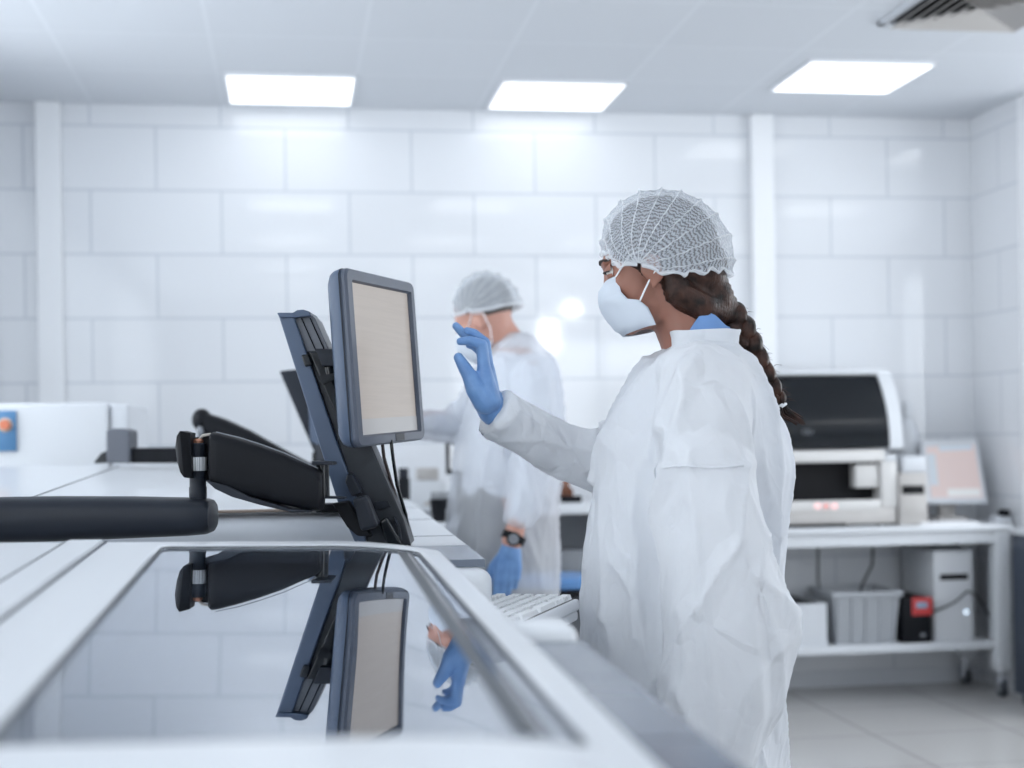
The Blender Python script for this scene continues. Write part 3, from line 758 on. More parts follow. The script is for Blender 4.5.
def head_frame(c, yaw, tilt):     # forward is image-left turned away by yaw, bent down by tilt
    f = (-RIGHT*math.cos(yaw)+AWAY*math.sin(yaw)); lat = -AWAY*math.cos(yaw)-RIGHT*math.sin(yaw)   # lat points to the viewer
    f2 = f*math.cos(tilt)-UP*math.sin(tilt); u2 = UP*math.cos(tilt)+f*math.sin(tilt)
    def H(a, b, z, s=1.0): return V(c)+(f2*a+lat*b+u2*z)*s
    R3 = Matrix((f2, lat, u2)).transposed()
    return H, R3
def head_into(mb, H, R3, s=1.0):
    E = lambda a, b, z, ra, rb, rz: mb.sphere(H(a, b, z, s), (ra*s, rb*s, rz*s), 24, 16, R3)
    E(-.008, 0, .026, .094, .075, .084)
    E(.040, 0, -.025, .052, .060, .085)
    E(.030, 0, -.072, .052, .050, .036)
    E(.070, 0, -.094, .020, .024, .018)
    E(.082, 0, .018, .012, .046, .012)
    E(.080, .0, -.060, .018, .026, .02)
    mb.chain([H(.084, 0, .006, s), H(.092, 0, -.020, s), H(.099, 0, -.034, s)], [.008*s, .0085*s, .011*s])
    E(.092, .011, -.038, .008, .007, .007); E(.092, -.011, -.038, .008, .007, .007)
    E(.088, 0, -.061, .007, .021, .006); E(.087, 0, -.070, .008, .019, .007)
    for sd in (1, -1):
        E(.054, sd*.042, -.026, .026, .018, .022)
def ears(mb, H, s=1.0):
    for sd in (1, -1):
        pts = []
        for k in range(11):
            t = PI*(-.30+1.35*k/10)
            pts.append(H(.006-.015*math.cos(t-PI*.0)*1.0, sd*(.078+.005*math.sin(k/10*PI)), -.022+.024*math.sin(t), s))
        mb.chain(pts, [.0050*s]*11, 8)
        mb.sphere(H(.006, sd*.074, -.022, s), (.013*s, .009*s, .021*s), 14, 10)
        mb.sphere(H(.009, sd*.075, -.046, s), (.007*s, .006*s, .008*s), 10, 8)
def face_bits(body, H, R3, s, sk):
    for sd in (1, -1):
        e = MB(); e.sphere(H(.0745, sd*.031, -.001, s), .0125*s, 16, 12); eo = e.build('eye', eye_m, body)
        i = MB(); i.sphere(H(.0835, sd*.0315, -.002, s), (.0045*s, .0065*s, .0065*s), 12, 10, R3); i.build('iris', iris_m, eo)
        l = MB()
        l.loft([[H(.0735+.0148*math.cos(a)*math.cos(t), sd*.031+.0158*math.sin(t), -.001+.0145*math.sin(a), s) for t in lin(-1.45, 1.45, 10)] for a in lin(.12, 1.45, 6)], caps=False, closed=False)
        l.loft([[H(.0735+.0146*math.cos(a)*math.cos(t), sd*.031+.0156*math.sin(t), -.001+.0145*math.sin(a), s) for t in lin(-1.45, 1.45, 10)] for a in lin(-1.45, -.22, 6)], caps=False, closed=False)
        l.build('eyelid', sk, body)
        ls = MB(); ls.tube([H(.0740+.0165*math.cos(t), sd*.031+.0168*math.sin(t), .0012-.0008*abs(t), s) for t in lin(-1.3, 1.3, 8)], .0013*s, 6); ls.build('eyelashes', brow_m, body)
        b = MB(); b.tube([H(.093-.006*k*k*.35, sd*(.016+k*.011), .019+.003*math.sin(k*1.2), s) for k in (0, 1, 2, 3)], [.0028*s, .0034*s, .003*s, .0014*s], 8); b.build('eyebrow', brow_m, body)

def mask_mesh(H, s, rows):
    # rows: (z, front, side half-width, how far back the side edge sits, z of side edge)
    mb = MB(); n = 22; th = .0018
    out = []; inn = []
    for (z, fr, hw, bk, zs) in rows:
        ra = []; rb = []
        for k in range(n+1):
            t = -1+2*k/n; a = t*PI/2
            w = abs(t)**2.2
            f = bk+(fr-bk)*math.cos(a)**.85; l = hw*math.sin(a)
            zz = z*(1-w)+zs*w
            ra.append(H(f, l, zz, s)); rb.append(H(f-th, l*(1-.02), zz, s))
        out.append(ra); inn.append(rb)
    full = [out[0]]+out[1:]
    mb.loft(full+inn[::-1]+[out[0]], caps=False, closed=False)
    return mb

def cap_mesh(H, s, cx, cz, rtab, half, pole, phi0, phi1, pleats, pa, NT=64, NP=150):
    """gathered strip cap: meridians run from one temple to the other"""
    def rr(ph):
        for (a, r0), (b, r1) in zip(rtab, rtab[1:]):
            if a <= ph <= b: t = (ph-a)/(b-a); t = t*t*(3-2*t)*.5+t*.5; return r0+(r1-r0)*t
        return rtab[0][1] if ph < rtab[0][0] else rtab[-1][1]
    bm = bmesh.new(); uvl = bm.loops.layers.uv.new('UVMap'); g = []
    for i in range(NP+1):
        ph = phi0+(phi1-phi0)*i/NP; R = rr(ph); row = []
        q = (i/NP*pleats) % 1.0; saw = 1-abs(2*q-1); ridge = saw**5
        for j in range(NT+1):
            th = .006+(PI-.012)*j/NT
            k = abs(math.cos(th))**4; sn = math.sin(th)**.66
            r = R*s*sn+ (pa*ridge+.0012*math.sin(j*2.1+i*.9))*min(1, math.sin(th)*1.4) + .0018*noise.noise(V((i*.12, j*.35, 3)))
            f0 = cx*(1-k)+pole[0]*k; z0 = cz*(1-k)+pole[1]*k
            edge = 0
            e = min(i, NP-i)/NP
            if e < .03: r += .003*math.sin(j*1.15)*(1-e/.03)
            p = H(f0+r/s*math.cos(ph), half*math.cos(th)*(1.0), z0+r/s*math.sin(ph), s)
            row.append(bm.verts.new(p))
        g.append(row)
    for i in range(NP):
        for j in range(NT):
            f = bm.faces.new((g[i][j], g[i][j+1], g[i+1][j+1], g[i+1][j]))
            for l, (a, b) in zip(f.loops, ((i, j), (i, j+1), (i+1, j+1), (i+1, j))): l[uvl].uv = (a/NP, b/NT)
    me = bpy.data.meshes.new('cap'); bm.to_mesh(me); bm.free()
    # raised pleat seams
    seams = MB()
    for m in range(pleats):
        i = min(NP, int(round((m+.5)/pleats*NP)))
        seams.tube([me.vertices[i*(NT+1)+j].co+UP*(.0012*math.sin(j*1.9+m)) for j in range(0, NT+1)], [.0010*s*(1+.35*math.sin(j*1.3+m*2)) for j in range(0, NT+1)], 6)
    return me, seams, [[me.vertices[i*(NT+1)+j].co.copy() for j in range(NT+1)] for i in (0, NP)]

def hand_mb(wr, pts, voxel=.0024):
    """pts: dict of joint chains with radii"""
    mb = MB()
    for ch, rad in pts: mb.chain(ch, rad, 12)
    return mb

def relaxed_hand(w, dirv, palm_n, side, s=1.0):
    """hanging hand: w wrist, dirv finger direction, palm_n palm normal, side thumb side direction"""
    d, n, t = V(dirv).normalized(), V(palm_n).normalized(), V(side).normalized()
    Q = lambda a, b, c: V(w)+(d*a+t*b+n*c)*s
    ch = []
    ch.append(([Q(-.04, 0, 0), Q(0, 0, 0)], [.026*s, .026*s]))
    for i, (b, ln, lw) in enumerate(((.026, .072, .0092), (.008, .080, .0096), (-.011, .074, .0092), (-.028, .058, .0082))):
        k = Q(.088-.006*abs(i-1), b, 0)
        ch.append(([Q(0, b*.5, 0), Q(.045, b*.9, -.001), k], [.018*s, .015*s, .0125*s]))
        c1 = .35+.08*i; a1 = .42*ln; a2 = .33*ln; a3 = .25*ln
        p1 = k+(d*math.cos(c1)+n*math.sin(c1))*a1*s; p2 = p1+(d*math.cos(c1+.45)+n*math.sin(c1+.45))*a2*s; p3 = p2+(d*math.cos(c1+.75)+n*math.sin(c1+.75))*a3*s
        ch.append(([k, p1, p2, p3], [lw*1.08*s, lw*s, lw*.92*s, lw*.8*s]))
    ch.append(([Q(.012, .018, .006), Q(.045, .042, .018), Q(.075, .050, .028), Q(.098, .048, .036)], [.016*s, .0135*s, .011*s, .009*s]))
    return hand_mb(w, ch)

def foot_mb(ank, fwd):
    f = V(fwd).normalized(); sd = UP.cross(f); mb = MB(); rings = []
    for a, w, h in ((-.075, .022, .05), (-.06, .034, .075), (0, .038, .085), (.06, .042, .065), (.13, .046, .05), (.175, .036, .038), (.195, .015, .025)):
        c = V((ank.x, ank.y, 0))+f*a
        rings.append([c+sd*(w*math.cos(t))+UP*max(.0, h*.5+h*.5*math.copysign(abs(math.sin(t))**.7, math.sin(t))) for t in [2*PI*k/20 for k in range(20)]])
    return mb.loft(rings)

# ---- the woman
def woman():
    d = 2.60
    base = P(690, 1170, d); base.z = 0
    hc = P(656, 262.5, d); H, R3 = head_frame(hc, math.radians(10), math.radians(13))
    nk0, nk1 = P(683, 318, d), P(700, 362, d)
    hip = P(690, 700, d)
    shn, shf = P(700, 392, 2.44), P(672, 392, 2.76)
    # continuous body
    mb = MB(); head_into(mb, H, R3); ears(mb, H)
    mb.chain([H(-.012, 0, -.03), P(678, 312, d), nk1], [.056, .050, .055])
    tab = [(356, 672, 735, .09), (372, 655, 748, .15), (400, 640, 755, .165), (460, 630, 752, .15), (530, 635, 748, .13), (600, 628, 756, .15), (690, 626, 764, .165)]
    mb.loft(torso_rings(tab, d))
    lg = [base+AWAY*sgn*.095 for sgn in (-1, 1)]
    for b_ in lg: mb.chain([V((b_.x, b_.y, hip.z-.02)), V((b_.x, b_.y, .48)), V((b_.x+.02, b_.y, .09))], [.082, .056, .040], 18)
    wr_n = P(693, 800, 2.36); wr_f = P(491, 411, 2.70)
    mb.chain([shn, P(740, 605, 2.38), wr_n], [.05, .04, .028]); mb.chain([shf, P(616, 470, 2.80), P(497, 413, 2.70)], [.05, .038, .021])
    me = mb.fused('body', .0052, 5)
    body = link('person', me, skin, None, base, angle=180)
    tag(body, 'woman in white coat, cap and mask with raised blue gloved hand, seen from the side', 'person')
    face_bits(body, H, R3, 1.0, skin)
    # trousers and shoes
    t = MB(); t.loft(torso_rings([(600, 624, 760, .158), (690, 622, 768, .172), (720, 622, 768, .172)], d))
    for b_ in lg: t.chain([V((b_.x, b_.y, hip.z-.03)), V((b_.x, b_.y, .48)), V((b_.x+.02, b_.y, .10))], [.092, .068, .058], 18)
    link('trousers', t.fused('trousers', .012, 4), navy, body, angle=180)
    for b_ in lg: foot_mb(V((b_.x+.02, b_.y, 0)), -RIGHT).build('shoe', shoe_m, body)
    # coat
    T = [(341, 672, 737, .060), (350, 663, 742, .092), (358, 655, 741, .132), (370, 644, 748, .176), (388, 632, 757, .198), (413, 617, 767, .206),
         (440, 606, 773, .206), (472, 597, 780, .198), (515, 588, 776, .190), (545, 583, 775, .188), (591, 580, 774, .190), (640, 580, 776, .194), (700, 581, 777, .198), (768, 583, 779, .204), (880, 577, 786, .24), (960, 573, 790, .245)]
    mb = MB(); mb.loft(torso_rings(T, d, inset=.004))
    up = MB
    mb.chain([P(702, 385, 2.46), P(703, 425, 2.41), P(704, 468, 2.385)], [.070, .070, .066], 24)
    mb.chain([P(704, 466, 2.378), P(712, 515, 2.37), P(722, 565, 2.38), P(738, 622, 2.39), P(725, 695, 2.39), P(705, 768, 2.38), P(695, 800, 2.36)], [.068, .071, .076, .078, .078, .068, .058], 26)
    mb.chain([P(705, 480, 2.375), P(709, 560, 2.36), P(715, 625, 2.355), P(714, 690, 2.355), P(703, 768, 2.35)], [.066, .066, .074, .076, .066], 24)
    mb.chain([P(676, 398, 2.74), P(650, 432, 2.78), P(618, 466, 2.80)], [.074, .070, .064], 22)
    mb.tube([P(618, 468, 2.80), P(560, 450, 2.76), P(527, 431, 2.73), P(506, 419, 2.705), P(495, 413, 2.695)], [.062, .050, .0455, .0435, .0415], 26)
    me = mb.fused('coat', .0058, 2)
    folds = [([(743, 467), (736, 539), (712, 585), (689, 625), (664, 690), (655, 740)], .013, 5), ([(751, 577), (772, 597), (786, 614)], .009, 5),
             ([(662, 467.5), (745, 466)], .0055, 2.2), ([(612, 560), (640, 600), (650, 660)], .008, 6), ([(640, 470), (632, 560), (636, 640)], .008, 6),
             ([(663, 470), (667, 560), (663, 700)], .010, 5), ([(760, 450), (768, 520), (752, 575)], .008, 6),
             ([(775, 640), (745, 680), (730, 740)], .009, 6), ([(610, 440), (602, 520), (606, 620)], .008, 5),
             ([(520, 412), (560, 440), (586, 470)], .007, 4), ([(500, 440), (540, 440), (590, 452)], .006, 4), ([(700, 350), (668, 400), (650, 460)], .009, 6), ([(735, 352), (750, 400), (748, 460)], .008, 6)]
    def fade(p):
        x, y, dp = proj(p); return smoothstep(336, 375, y)*(.4 if x < 600 else 1)
    wrinkle(me, .0148, folds, 2.3, fade)
    coat = link('lab_coat', me, coat_f, body, angle=180)
    # stitched sleeve seam, laid on the cloth
    from mathutils.bvhtree import BVHTree
    bv = BVHTree.FromPolygons([v.co+WO[coat.name] for v in me.vertices], [list(p.vertices) for p in me.polygons])
    def on_coat(x, y):
        o = V((0, 0, HC)); h = bv.ray_cast(o, ray(x, y).normalized()); return h[0]
    pts = [on_coat(x, 467.5-.02*(x-662)+1.2*math.sin(x*.09)) for x in range(663, 745, 4)]
    pts = [p for p in pts if p is not None]
    MB().tube(pts, [.0024+.0006*math.sin(i*1.9) for i in range(len(pts))], 8).build('sleeve_seam', coat_f, coat)
    # stand collar
    rings = []
    N = 44
    for (yy, grow) in ((353, .006), (345, .0), (338, .001), (333, .004), (331.5, .003), (332.5, .0), (340, -.003), (352, .0)):
        ring = []
        for k in range(N+1):
            t = PI+.46+(2*PI-.92)*k/N
            c = P(702, yy, d); g3 = lambda v_: math.copysign(abs(v_)**.57, v_); fr = (math.cos(t)+1)/2        # 0 front .. 1 back
            dip = (1-fr)**2*1.5
            ring.append(c+RIGHT*((.0605+grow)*g3(math.cos(t)))+AWAY*((.064+grow)*g3(math.sin(t)))-UP*(dip-.5*math.sin(k*.7))/F*d*.9)
        rings.append(ring)
    MB().loft(rings, caps=False, closed=False).build('collar', coat_f, coat, angle=60)
    rg = []
    for f, rr in ((-.0, .0005), (.012, .003), (.03, .0015)):
        a = P(493, 413.5, 2.697); b = P(505, 420, 2.708); ax = (b-a).normalized(); u = ax.cross(AWAY).normalized(); w = ax.cross(u)
        rg.append([a+ax*f+(u*math.cos(2*PI*k/40)+w*math.sin(2*PI*k/40))*(.0425+rr+.0015*math.sin(k*1.7)) for k in range(40)])
    MB().loft(rg, caps=False).build('cuff', coat_f, coat)
    # blue shirt collar
    rings = []
    for top in (0, 1):
        for inn in ((0, 1) if top else (1, 0))[::1]:
            ring = []
            for k in range(49):
                t = 2*PI*k/48; fr = (math.cos(t)+1)/2
                yt = 344-28*smoothstep(.10, .52, fr)+12*smoothstep(.62, .95, fr)
                yy = 372 if not top else yt
                c = P(699+(0 if top else 2), yy, d)
                ring.append(c+RIGHT*((.0535-.002*inn)*math.cos(t))+AWAY*((.0555-.002*inn)*math.sin(t)))
            rings.append(ring)
    MB().loft(rings[::1], caps=False).build('shirt_collar', shirt_blue, body)
    MB().loft(torso_rings([(352, 671, 736, .082), (362, 662, 742, .12), (400, 636, 758, .17), (600, 626, 758, .157)], d)).build('shirt', shirt_blue, body)
    # hair
    H0, R0 = head_frame(hc, math.radians(4), 0.0)
    hb = MB()
    hb.sphere(H0(-.0095, 0, .028), (.099, .080, .0875), 28, 18, R0)
    hb.sphere(P(694, 268, d), (.058, .066, .060), 20, 14)
    for sgn in (-1, 1):
        hb.chain([P(664, 268, d)+AWAY*.062*sgn, P(674, 296, d)+AWAY*.056*sgn, P(700, 309, d)+AWAY*.034*sgn, P(727, 314, d+.01)], [.020, .024, .028, .026], 14)
    hb.chain([P(700, 280, d), P(712, 300, d), P(728, 314, d+.01)], [.045, .040, .027], 18)
    me = hb.fused('hair', .0045, 5)
    for v in me.vertices:
        x, y, dp = proj(v.co); n = v.normal
        v.co += n*(.0011*math.sin((y*1.0-x*.45)*1.3+4*noise.noise(v.co*22)))
    hair = link('hair', me, hair_m, body, angle=180)
    # braid: three strands
    cen = [(722, 308, .026), (733, 318, .0255), (742, 332, .025), (749, 347, .0235), (757, 363, .0215), (765.5, 378, .019), (773, 391, .016), (780, 404, .0125)]
    cp = [P(x, y, d+.01+.0006*i) for i, (x, y, r_) in enumerate(cen)]
    def along(u):
        f = u*(len(cp)-1); i = min(len(cp)-2, int(f)); t = f-i; return cp[i].lerp(cp[i+1], t), cen[i][2]*(1-t)+cen[i+1][2]*t, (cp[i+1]-cp[i]).normalized()
    for k in range(3):
        pts = []; rad = []
        for j in range(61):
            u = j/60; c, r_, tg = along(u); ph = u*4.2*PI*1.15+2*PI*k/3
            sx = tg.cross(AWAY).normalized()
            pts.append(c+sx*(r_*.50*math.sin(ph))+AWAY*(r_*.45*math.sin(2*ph)))
            rad.append(r_*.60*(1 if u < .95 else 1-(u-.95)*6))
        mb = MB(); mb.tube(pts, rad, 14)
        # fine strand grooves
        me = mb.mesh('braid_strand')
        for i, v in enumerate(me.vertices):
            v.co += (v.co-pts[min(60, i//14)]).normalized()*(.0011*math.sin((i % 14)*2.6))
        link('braid_strand', me, hair_m, hair, angle=180)
    b0 = cp[-1]
    MB().tube([b0-V((0, 0, .0)), b0+RIGHT*.004-UP*.006], [.0105, .0105], 16).build('hair_tie', elastic, hair)
    mb = MB()
    for k in range(46):
        a = random.uniform(0, 2*PI); rr = random.random()**.5
        o = RIGHT*math.cos(a)+AWAY*math.sin(a)
        L = random.uniform(.035, .062)
        p0 = b0+o*.006*rr; p1 = p0+(RIGHT*.32-UP*.75)*L*.45+o*.011*rr; p2 = p0+(RIGHT*.55-UP*.62)*L+o*.012*rr*random.uniform(.2, 1)+RIGHT*random.uniform(-.006, .008)
        mb.tube([p0, p1, p2], [.0022, .0024, .0005], 5)
    mb.build('braid_tip', hair_m, hair)
    mb = MB()
    for k in range(38):
        u = random.random(); c, r_, tg = along(u); o = (RIGHT*random.uniform(.4, 1)+UP*random.uniform(-.2, .7)+AWAY*random.uniform(-.5, .5)).normalized()
        p = c+o*r_*.8; q = p+o*random.uniform(.008, .022)-UP*random.uniform(0, .008)
        mb.tube([p, p.lerp(q, .5)+UP*.004, q], [.0004, .0004, .0002], 4)
    mb.build('flyaway_hair', hair_m, hair)
    # cap
    dg = math.radians
    rt = [(dg(-40), .128), (dg(-22), .126), (dg(0), .118), (dg(30), .104), (dg(60), .0965), (dg(90), .095), (dg(120), .101), (dg(150), .108), (dg(180), .106), (dg(200), .100)]
    H0, R0 = head_frame(hc, math.radians(4), 0.0)
    me, seams, edges = cap_mesh(H0, 1.0, -.0125, .0275, [(PI-a, r_) for a, r_ in rt[::-1]], .101, (.032, -.014), dg(-6), dg(204), 10, .005)
    cap = link('hair_cap', me, cap_m, body, angle=180)
    seams.build('pleat_seam', ridge_m, cap)
    rf = MB()
    for e in edges:
        pts = []
        for i, p in enumerate(e): pts.append(p+UP*(.0035*math.sin(i*1.3))+RIGHT*.002*math.sin(i*.9+1))
        rf.tube(pts, [.0030+.0012*math.sin(i*1.7) for i in range(len(pts))], 8)
    rf.build('elastic_hem', ridge_m, cap)
    # mask
    rows = [(-.016, .0990, .049, .070, -.012), (-.026, .1080, .055, .069, -.024), (-.040, .1140, .0600, .068, -.041), (-.052, .1150, .0630, .060, -.055), (-.062, .1125, .0655, .042, -.062), (-.080, .1070, .0665, .030, -.078), (-.097, .0985, .064, .026, -.096), (-.110, .0860, .060, .024, -.110)]
    mk = mask_mesh(H, 1.0, rows); me = mk.mesh('mask')
    for v in me.vertices:
        x, y, dp = proj(v.co); v.co += v.normal*(.0014*math.sin(y*.55+.08*x)+.0012*noise.noise(v.co*45))
    mask = link('face_mask', me, mask_m, body, angle=70)
    for sd in (1, -1):
        top = H(.070, sd*.0495, -.013); bot = H(.038, sd*.0655, -.064)
        MB().tube([top, H(.054, sd*.064, .0), H(.036, sd*.075, .014), H(.012, sd*.082, .016)], .0016, 8).build('ear_loop', elastic, mask)
        MB().tube([bot, H(.028, sd*.071, -.052), H(.012, sd*.078, -.034), H(-.002, sd*.083, -.022)], .0016, 8).build('ear_loop', elastic, mask)
    # raised gloved hand
    z = 2.66
    Q = lambda x, y, o=0: P(x, y, z+o)
    ch = [([P(503, 418, 2.705), P(493, 409, 2.69), Q(486, 396, .03), Q(484, 384, .03)], [.029, .029, .027, .022]),
          ([Q(489, 401, .005), Q(486, 384, .0), Q(484, 369, -.002)], [.022, .018, .0135]),
          ([Q(490, 400, .02), Q(489, 384, .022), Q(487, 367, .022)], [.020, .017, .0135]),
          ([Q(491, 401, .04), Q(490, 386, .042), Q(488, 369, .044)], [.020, .016, .013]),
          ([Q(491, 402, .055), Q(490, 388, .060), Q(487, 373, .064)], [.018, .015, .012]),
          ([Q(484, 369, -.002), Q(482, 345, -.004), Q(470, 340.5, -.006), Q(460, 341.5, -.006)], [.0125, .0105, .0088, .0072]),
          ([Q(487, 367, .022), Q(485, 343, .022), Q(474, 333.5, .020), Q(467, 331, .018)], [.0125, .0105, .009, .0075]),
          ([Q(488, 369, .044), Q(482, 343, .046), Q(465, 335.5, .044), Q(456, 326, .042)], [.012, .010, .0088, .0075]),
          ([Q(487, 373, .064), Q(481, 352, .068), Q(474, 346, .066), Q(469, 345, .064)], [.011, .009, .008, .007]),
          ([Q(485, 402, .0), Q(476, 389, -.008), Q(469, 375, -.012), Q(463, 365, -.012), Q(458.5, 357.5, -.010)], [.022, .019, .0135, .0115, .0092])]
    gm = hand_mb(None, ch).fused('glove', .0024, 4)
    link('glove', gm, glove_m, body, angle=180)
    link('glove', relaxed_hand(wr_n+V((0, 0, -.02)), -UP*.9-RIGHT*.3, AWAY, -RIGHT).fused('glove', .003, 4), glove_m, body, angle=180)
woman()

# ---- the man further back
def man():
    d = 4.70
    base = P(497, 840, d); base.z = 0
    s = 1.04
    hc = P(485, 317, d); H, R3 = head_frame(hc, math.radians(20), math.radians(30))
    mb = MB(); head_into(mb, H, R3, s); ears(mb, H, s)
    mb.chain([H(-.012, 0, -.03, s), P(497, 330, d), P(512, 352, d)], [.062, .058, .06])
    hipz = .93
    tab = [(350, 495, 530, .10), (365, 490, 544, .18), (390, 482, 548, .19), (440, 470, 545, .17), (500, 465, 530, .15), (550, 462, 520, .165)]
    mb.loft(torso_rings(tab, d))
    lc = P(488, 600, d); lg = [V((lc.x, lc.y, 0))+AWAY*sg*.10 for sg in (-1, 1)]
    for b_ in lg: mb.chain([V((b_.x, b_.y, hipz)), V((b_.x, b_.y, .5)), V((b_.x+.02, b_.y, .09))], [.075, .058, .042], 16)
    shn, shf = P(533, 378, 4.49), P(498, 380, 4.90)
    wr = P(512, 541, 4.40); wf = P(402, 420, 4.85)
    mb.chain([shn, P(532, 455, 4.42), P(519, 515, 4.41), wr], [.050, .036, .026, .033]); mb.chain([shf, P(462, 425, 4.95), wf], [.055, .042, .028])
    body = link('person', mb.fused('body', .008, 5), skin2, None, (lc.x, lc.y, 0), angle=180)
    tag(body, 'man in sheer white coat, cap and mask with black watch, reaching behind the monitor', 'person')
    face_bits(body, H, R3, s, skin2)
    sh = MB(); sh.loft(torso_rings([(352, 492, 532, .11), (366, 487, 547, .19), (390, 479, 551, .197), (440, 467, 548, .178), (488, 462, 534, .16), (497, 461, 532, .16)], d))
    sh.chain([P(533, 380, 4.49), P(532, 455, 4.42), P(517.5, 523, 4.41)], [.056, .043, .030]); sh.chain([shf, P(462, 425, 4.95), P(425, 424, 4.87)], [.062, .046, .032])
    link('shirt', sh.fused('shirt', .012, 3), shirt_white, body, angle=180)
    t = MB(); t.loft(torso_rings([(488, 464, 520, .155), (540, 461, 517, .17), (575, 461, 517, .17)], d))
    for b_ in lg: t.chain([V((b_.x, b_.y, hipz-.02)), V((b_.x, b_.y, .5)), V((b_.x+.02, b_.y, .1))], [.090, .078, .068], 18)
    me = t.fused('trousers', .012, 4); wrinkle(me, .012, (), 7.0); link('trousers', me, trouser, body, angle=180)
    for b_ in lg: foot_mb(V((b_.x+.02, b_.y, 0)), -RIGHT).build('shoe', shoe_m, body)
    T = [(333, 505, 530, .065), (341, 499, 538, .10), (352, 492, 547, .15), (368, 485, 556, .20), (390, 476, 560, .225), (415, 466, 562, .228), (440, 459, 561, .226), (470, 455, 558, .225), (505, 452, 557, .23), (550, 448, 557, .24), (600, 446, 557, .245), (680, 443, 559, .25), (740, 441, 560, .25)]
    mb = MB(); mb.loft(torso_rings(T, d))
    mb.chain([P(536, 378, 4.50), P(539, 420, 4.46), P(532, 462, 4.43)], [.072, .064, .056], 22)
    mb.tube([P(532, 460, 4.43), P(526, 493, 4.42), P(518.5, 519, 4.41), P(517, 526, 4.41)], [.058, .051, .044, .043], 22)
    mb.chain([P(498, 382, 4.88), P(464, 425, 4.94), P(440, 427, 4.90)], [.085, .062, .052], 20); mb.tube([P(442, 427, 4.90), P(420, 425, 4.87), P(408, 422, 4.86)], [.052, .045, .042], 20)
    me = mb.fused('coat', .010, 4); wrinkle(me, .012, [([(505, 360), (512, 420), (500, 470)], .012, 5), ([(548, 380), (552, 450), (545, 520)], .012, 5), ([(460, 500), (458, 590)], .014, 4)], 5.1, lambda p: smoothstep(330, 360, proj(p)[1]))
    coat = link('lab_coat', me, coat_m2, body, angle=180)
    rings = []
    for yy, g_ in ((352, .004), (340, 0), (331, .003), (330, 0), (340, -.004)):
        ring = []
        for k in range(41):
            t_ = PI+.35+(2*PI-.7)*k/40; fr = (math.cos(t_)+1)/2
            ring.append(P(511, yy, d)+RIGHT*((.06+g_)*math.cos(t_))+AWAY*((.072+g_)*math.sin(t_))-UP*(1-fr)*.055)
        rings.append(ring)
    MB().loft(rings, caps=False, closed=False).build('collar', coat_f, coat, angle=60)
    hb = MB(); hb.sphere(H(-.014, 0, .032, s), (.094*s, .078*s, .084*s), 24, 16, R3)
    link('hair', hb.fused('hair', .008, 2), mat('grey_brown_hair', (.07, .06, .055), .6), body, angle=180)
    dg = math.radians
    rt = [(dg(-30), .106), (dg(0), .101), (dg(45), .096), (dg(90), .100), (dg(135), .098), (dg(180), .096), (dg(205), .094)]
    H0, R0 = head_frame(hc, math.radians(16), math.radians(14))
    me, seams, edges = cap_mesh(H0, s, -.016, .034, [(PI-a, r_) for a, r_ in rt[::-1]], .097, (.022, .016), dg(-4), dg(196), 10, .004, 40, 100)
    cap = link('hair_cap', me, cap_m2, body, angle=180)
    seams.build('pleat_seam', ridge_m, cap)
    rf = MB()
    for e in edges: rf.tube(e, .005, 8)
    rf.build('elastic_hem', ridge_m, cap)
    rows = [(-.010, .1085, .052, .050, -.016), (-.030, .124, .062, .036, -.030), (-.052, .127, .0655, .030, -.046), (-.080, .116, .065, .022, -.070), (-.104, .101, .062, .012, -.086), (-.116, .084, .058, .004, -.096)]
    mask = mask_mesh(H, s, rows).build('face_mask', mask_m, body, angle=70)
    for sd in (1, -1):
        MB().tube([H(.050, sd*.0545, -.016, s), H(.006, sd*.083, .008, s), H(-.025, sd*.083, -.01, s), H(-.02, sd*.08, -.06, s), H(.004, sd*.06, -.094, s)], .0018, 8).build('ear_loop', elastic, mask)
    # watch on the near wrist
    ax = (P(512, 541, 4.40)-P(520, 524, 4.41)).normalized(); u = ax.cross(AWAY).normalized(); w = u.cross(ax)
    c = P(513.5, 538, 4.402)
    rg = [[c+ax*f+(u*math.cos(2*PI*k/28)+w*math.sin(2*PI*k/28))*r_ for k in range(28)] for f, r_ in ((-.011, .030), (-.011, .036), (.011, .036), (.011, .030), (-.011, .030))]
    wt = MB().loft(rg, caps=False).build('wrist_watch', black, body)
    cc = c-AWAY*.034
    MB().cyl(cc, cc-AWAY*.010, .021).build('watch_case', blackg, wt); MB().cyl(cc-AWAY*.0095, cc-AWAY*.0112, .015).build('watch_face', greyp, wt)
    g = relaxed_hand(P(510, 551, 4.40), -UP*.95-RIGHT*.14, AWAY, -RIGHT, 1.05).fused('glove', .004, 4)
    link('glove', g, glove_m, body, angle=180)
    link('glove', relaxed_hand(P(400, 419, 4.85), -RIGHT*.9+UP*.2, -UP, AWAY, 1.05).fused('glove', .004, 4), glove_m, body, angle=180)
man()

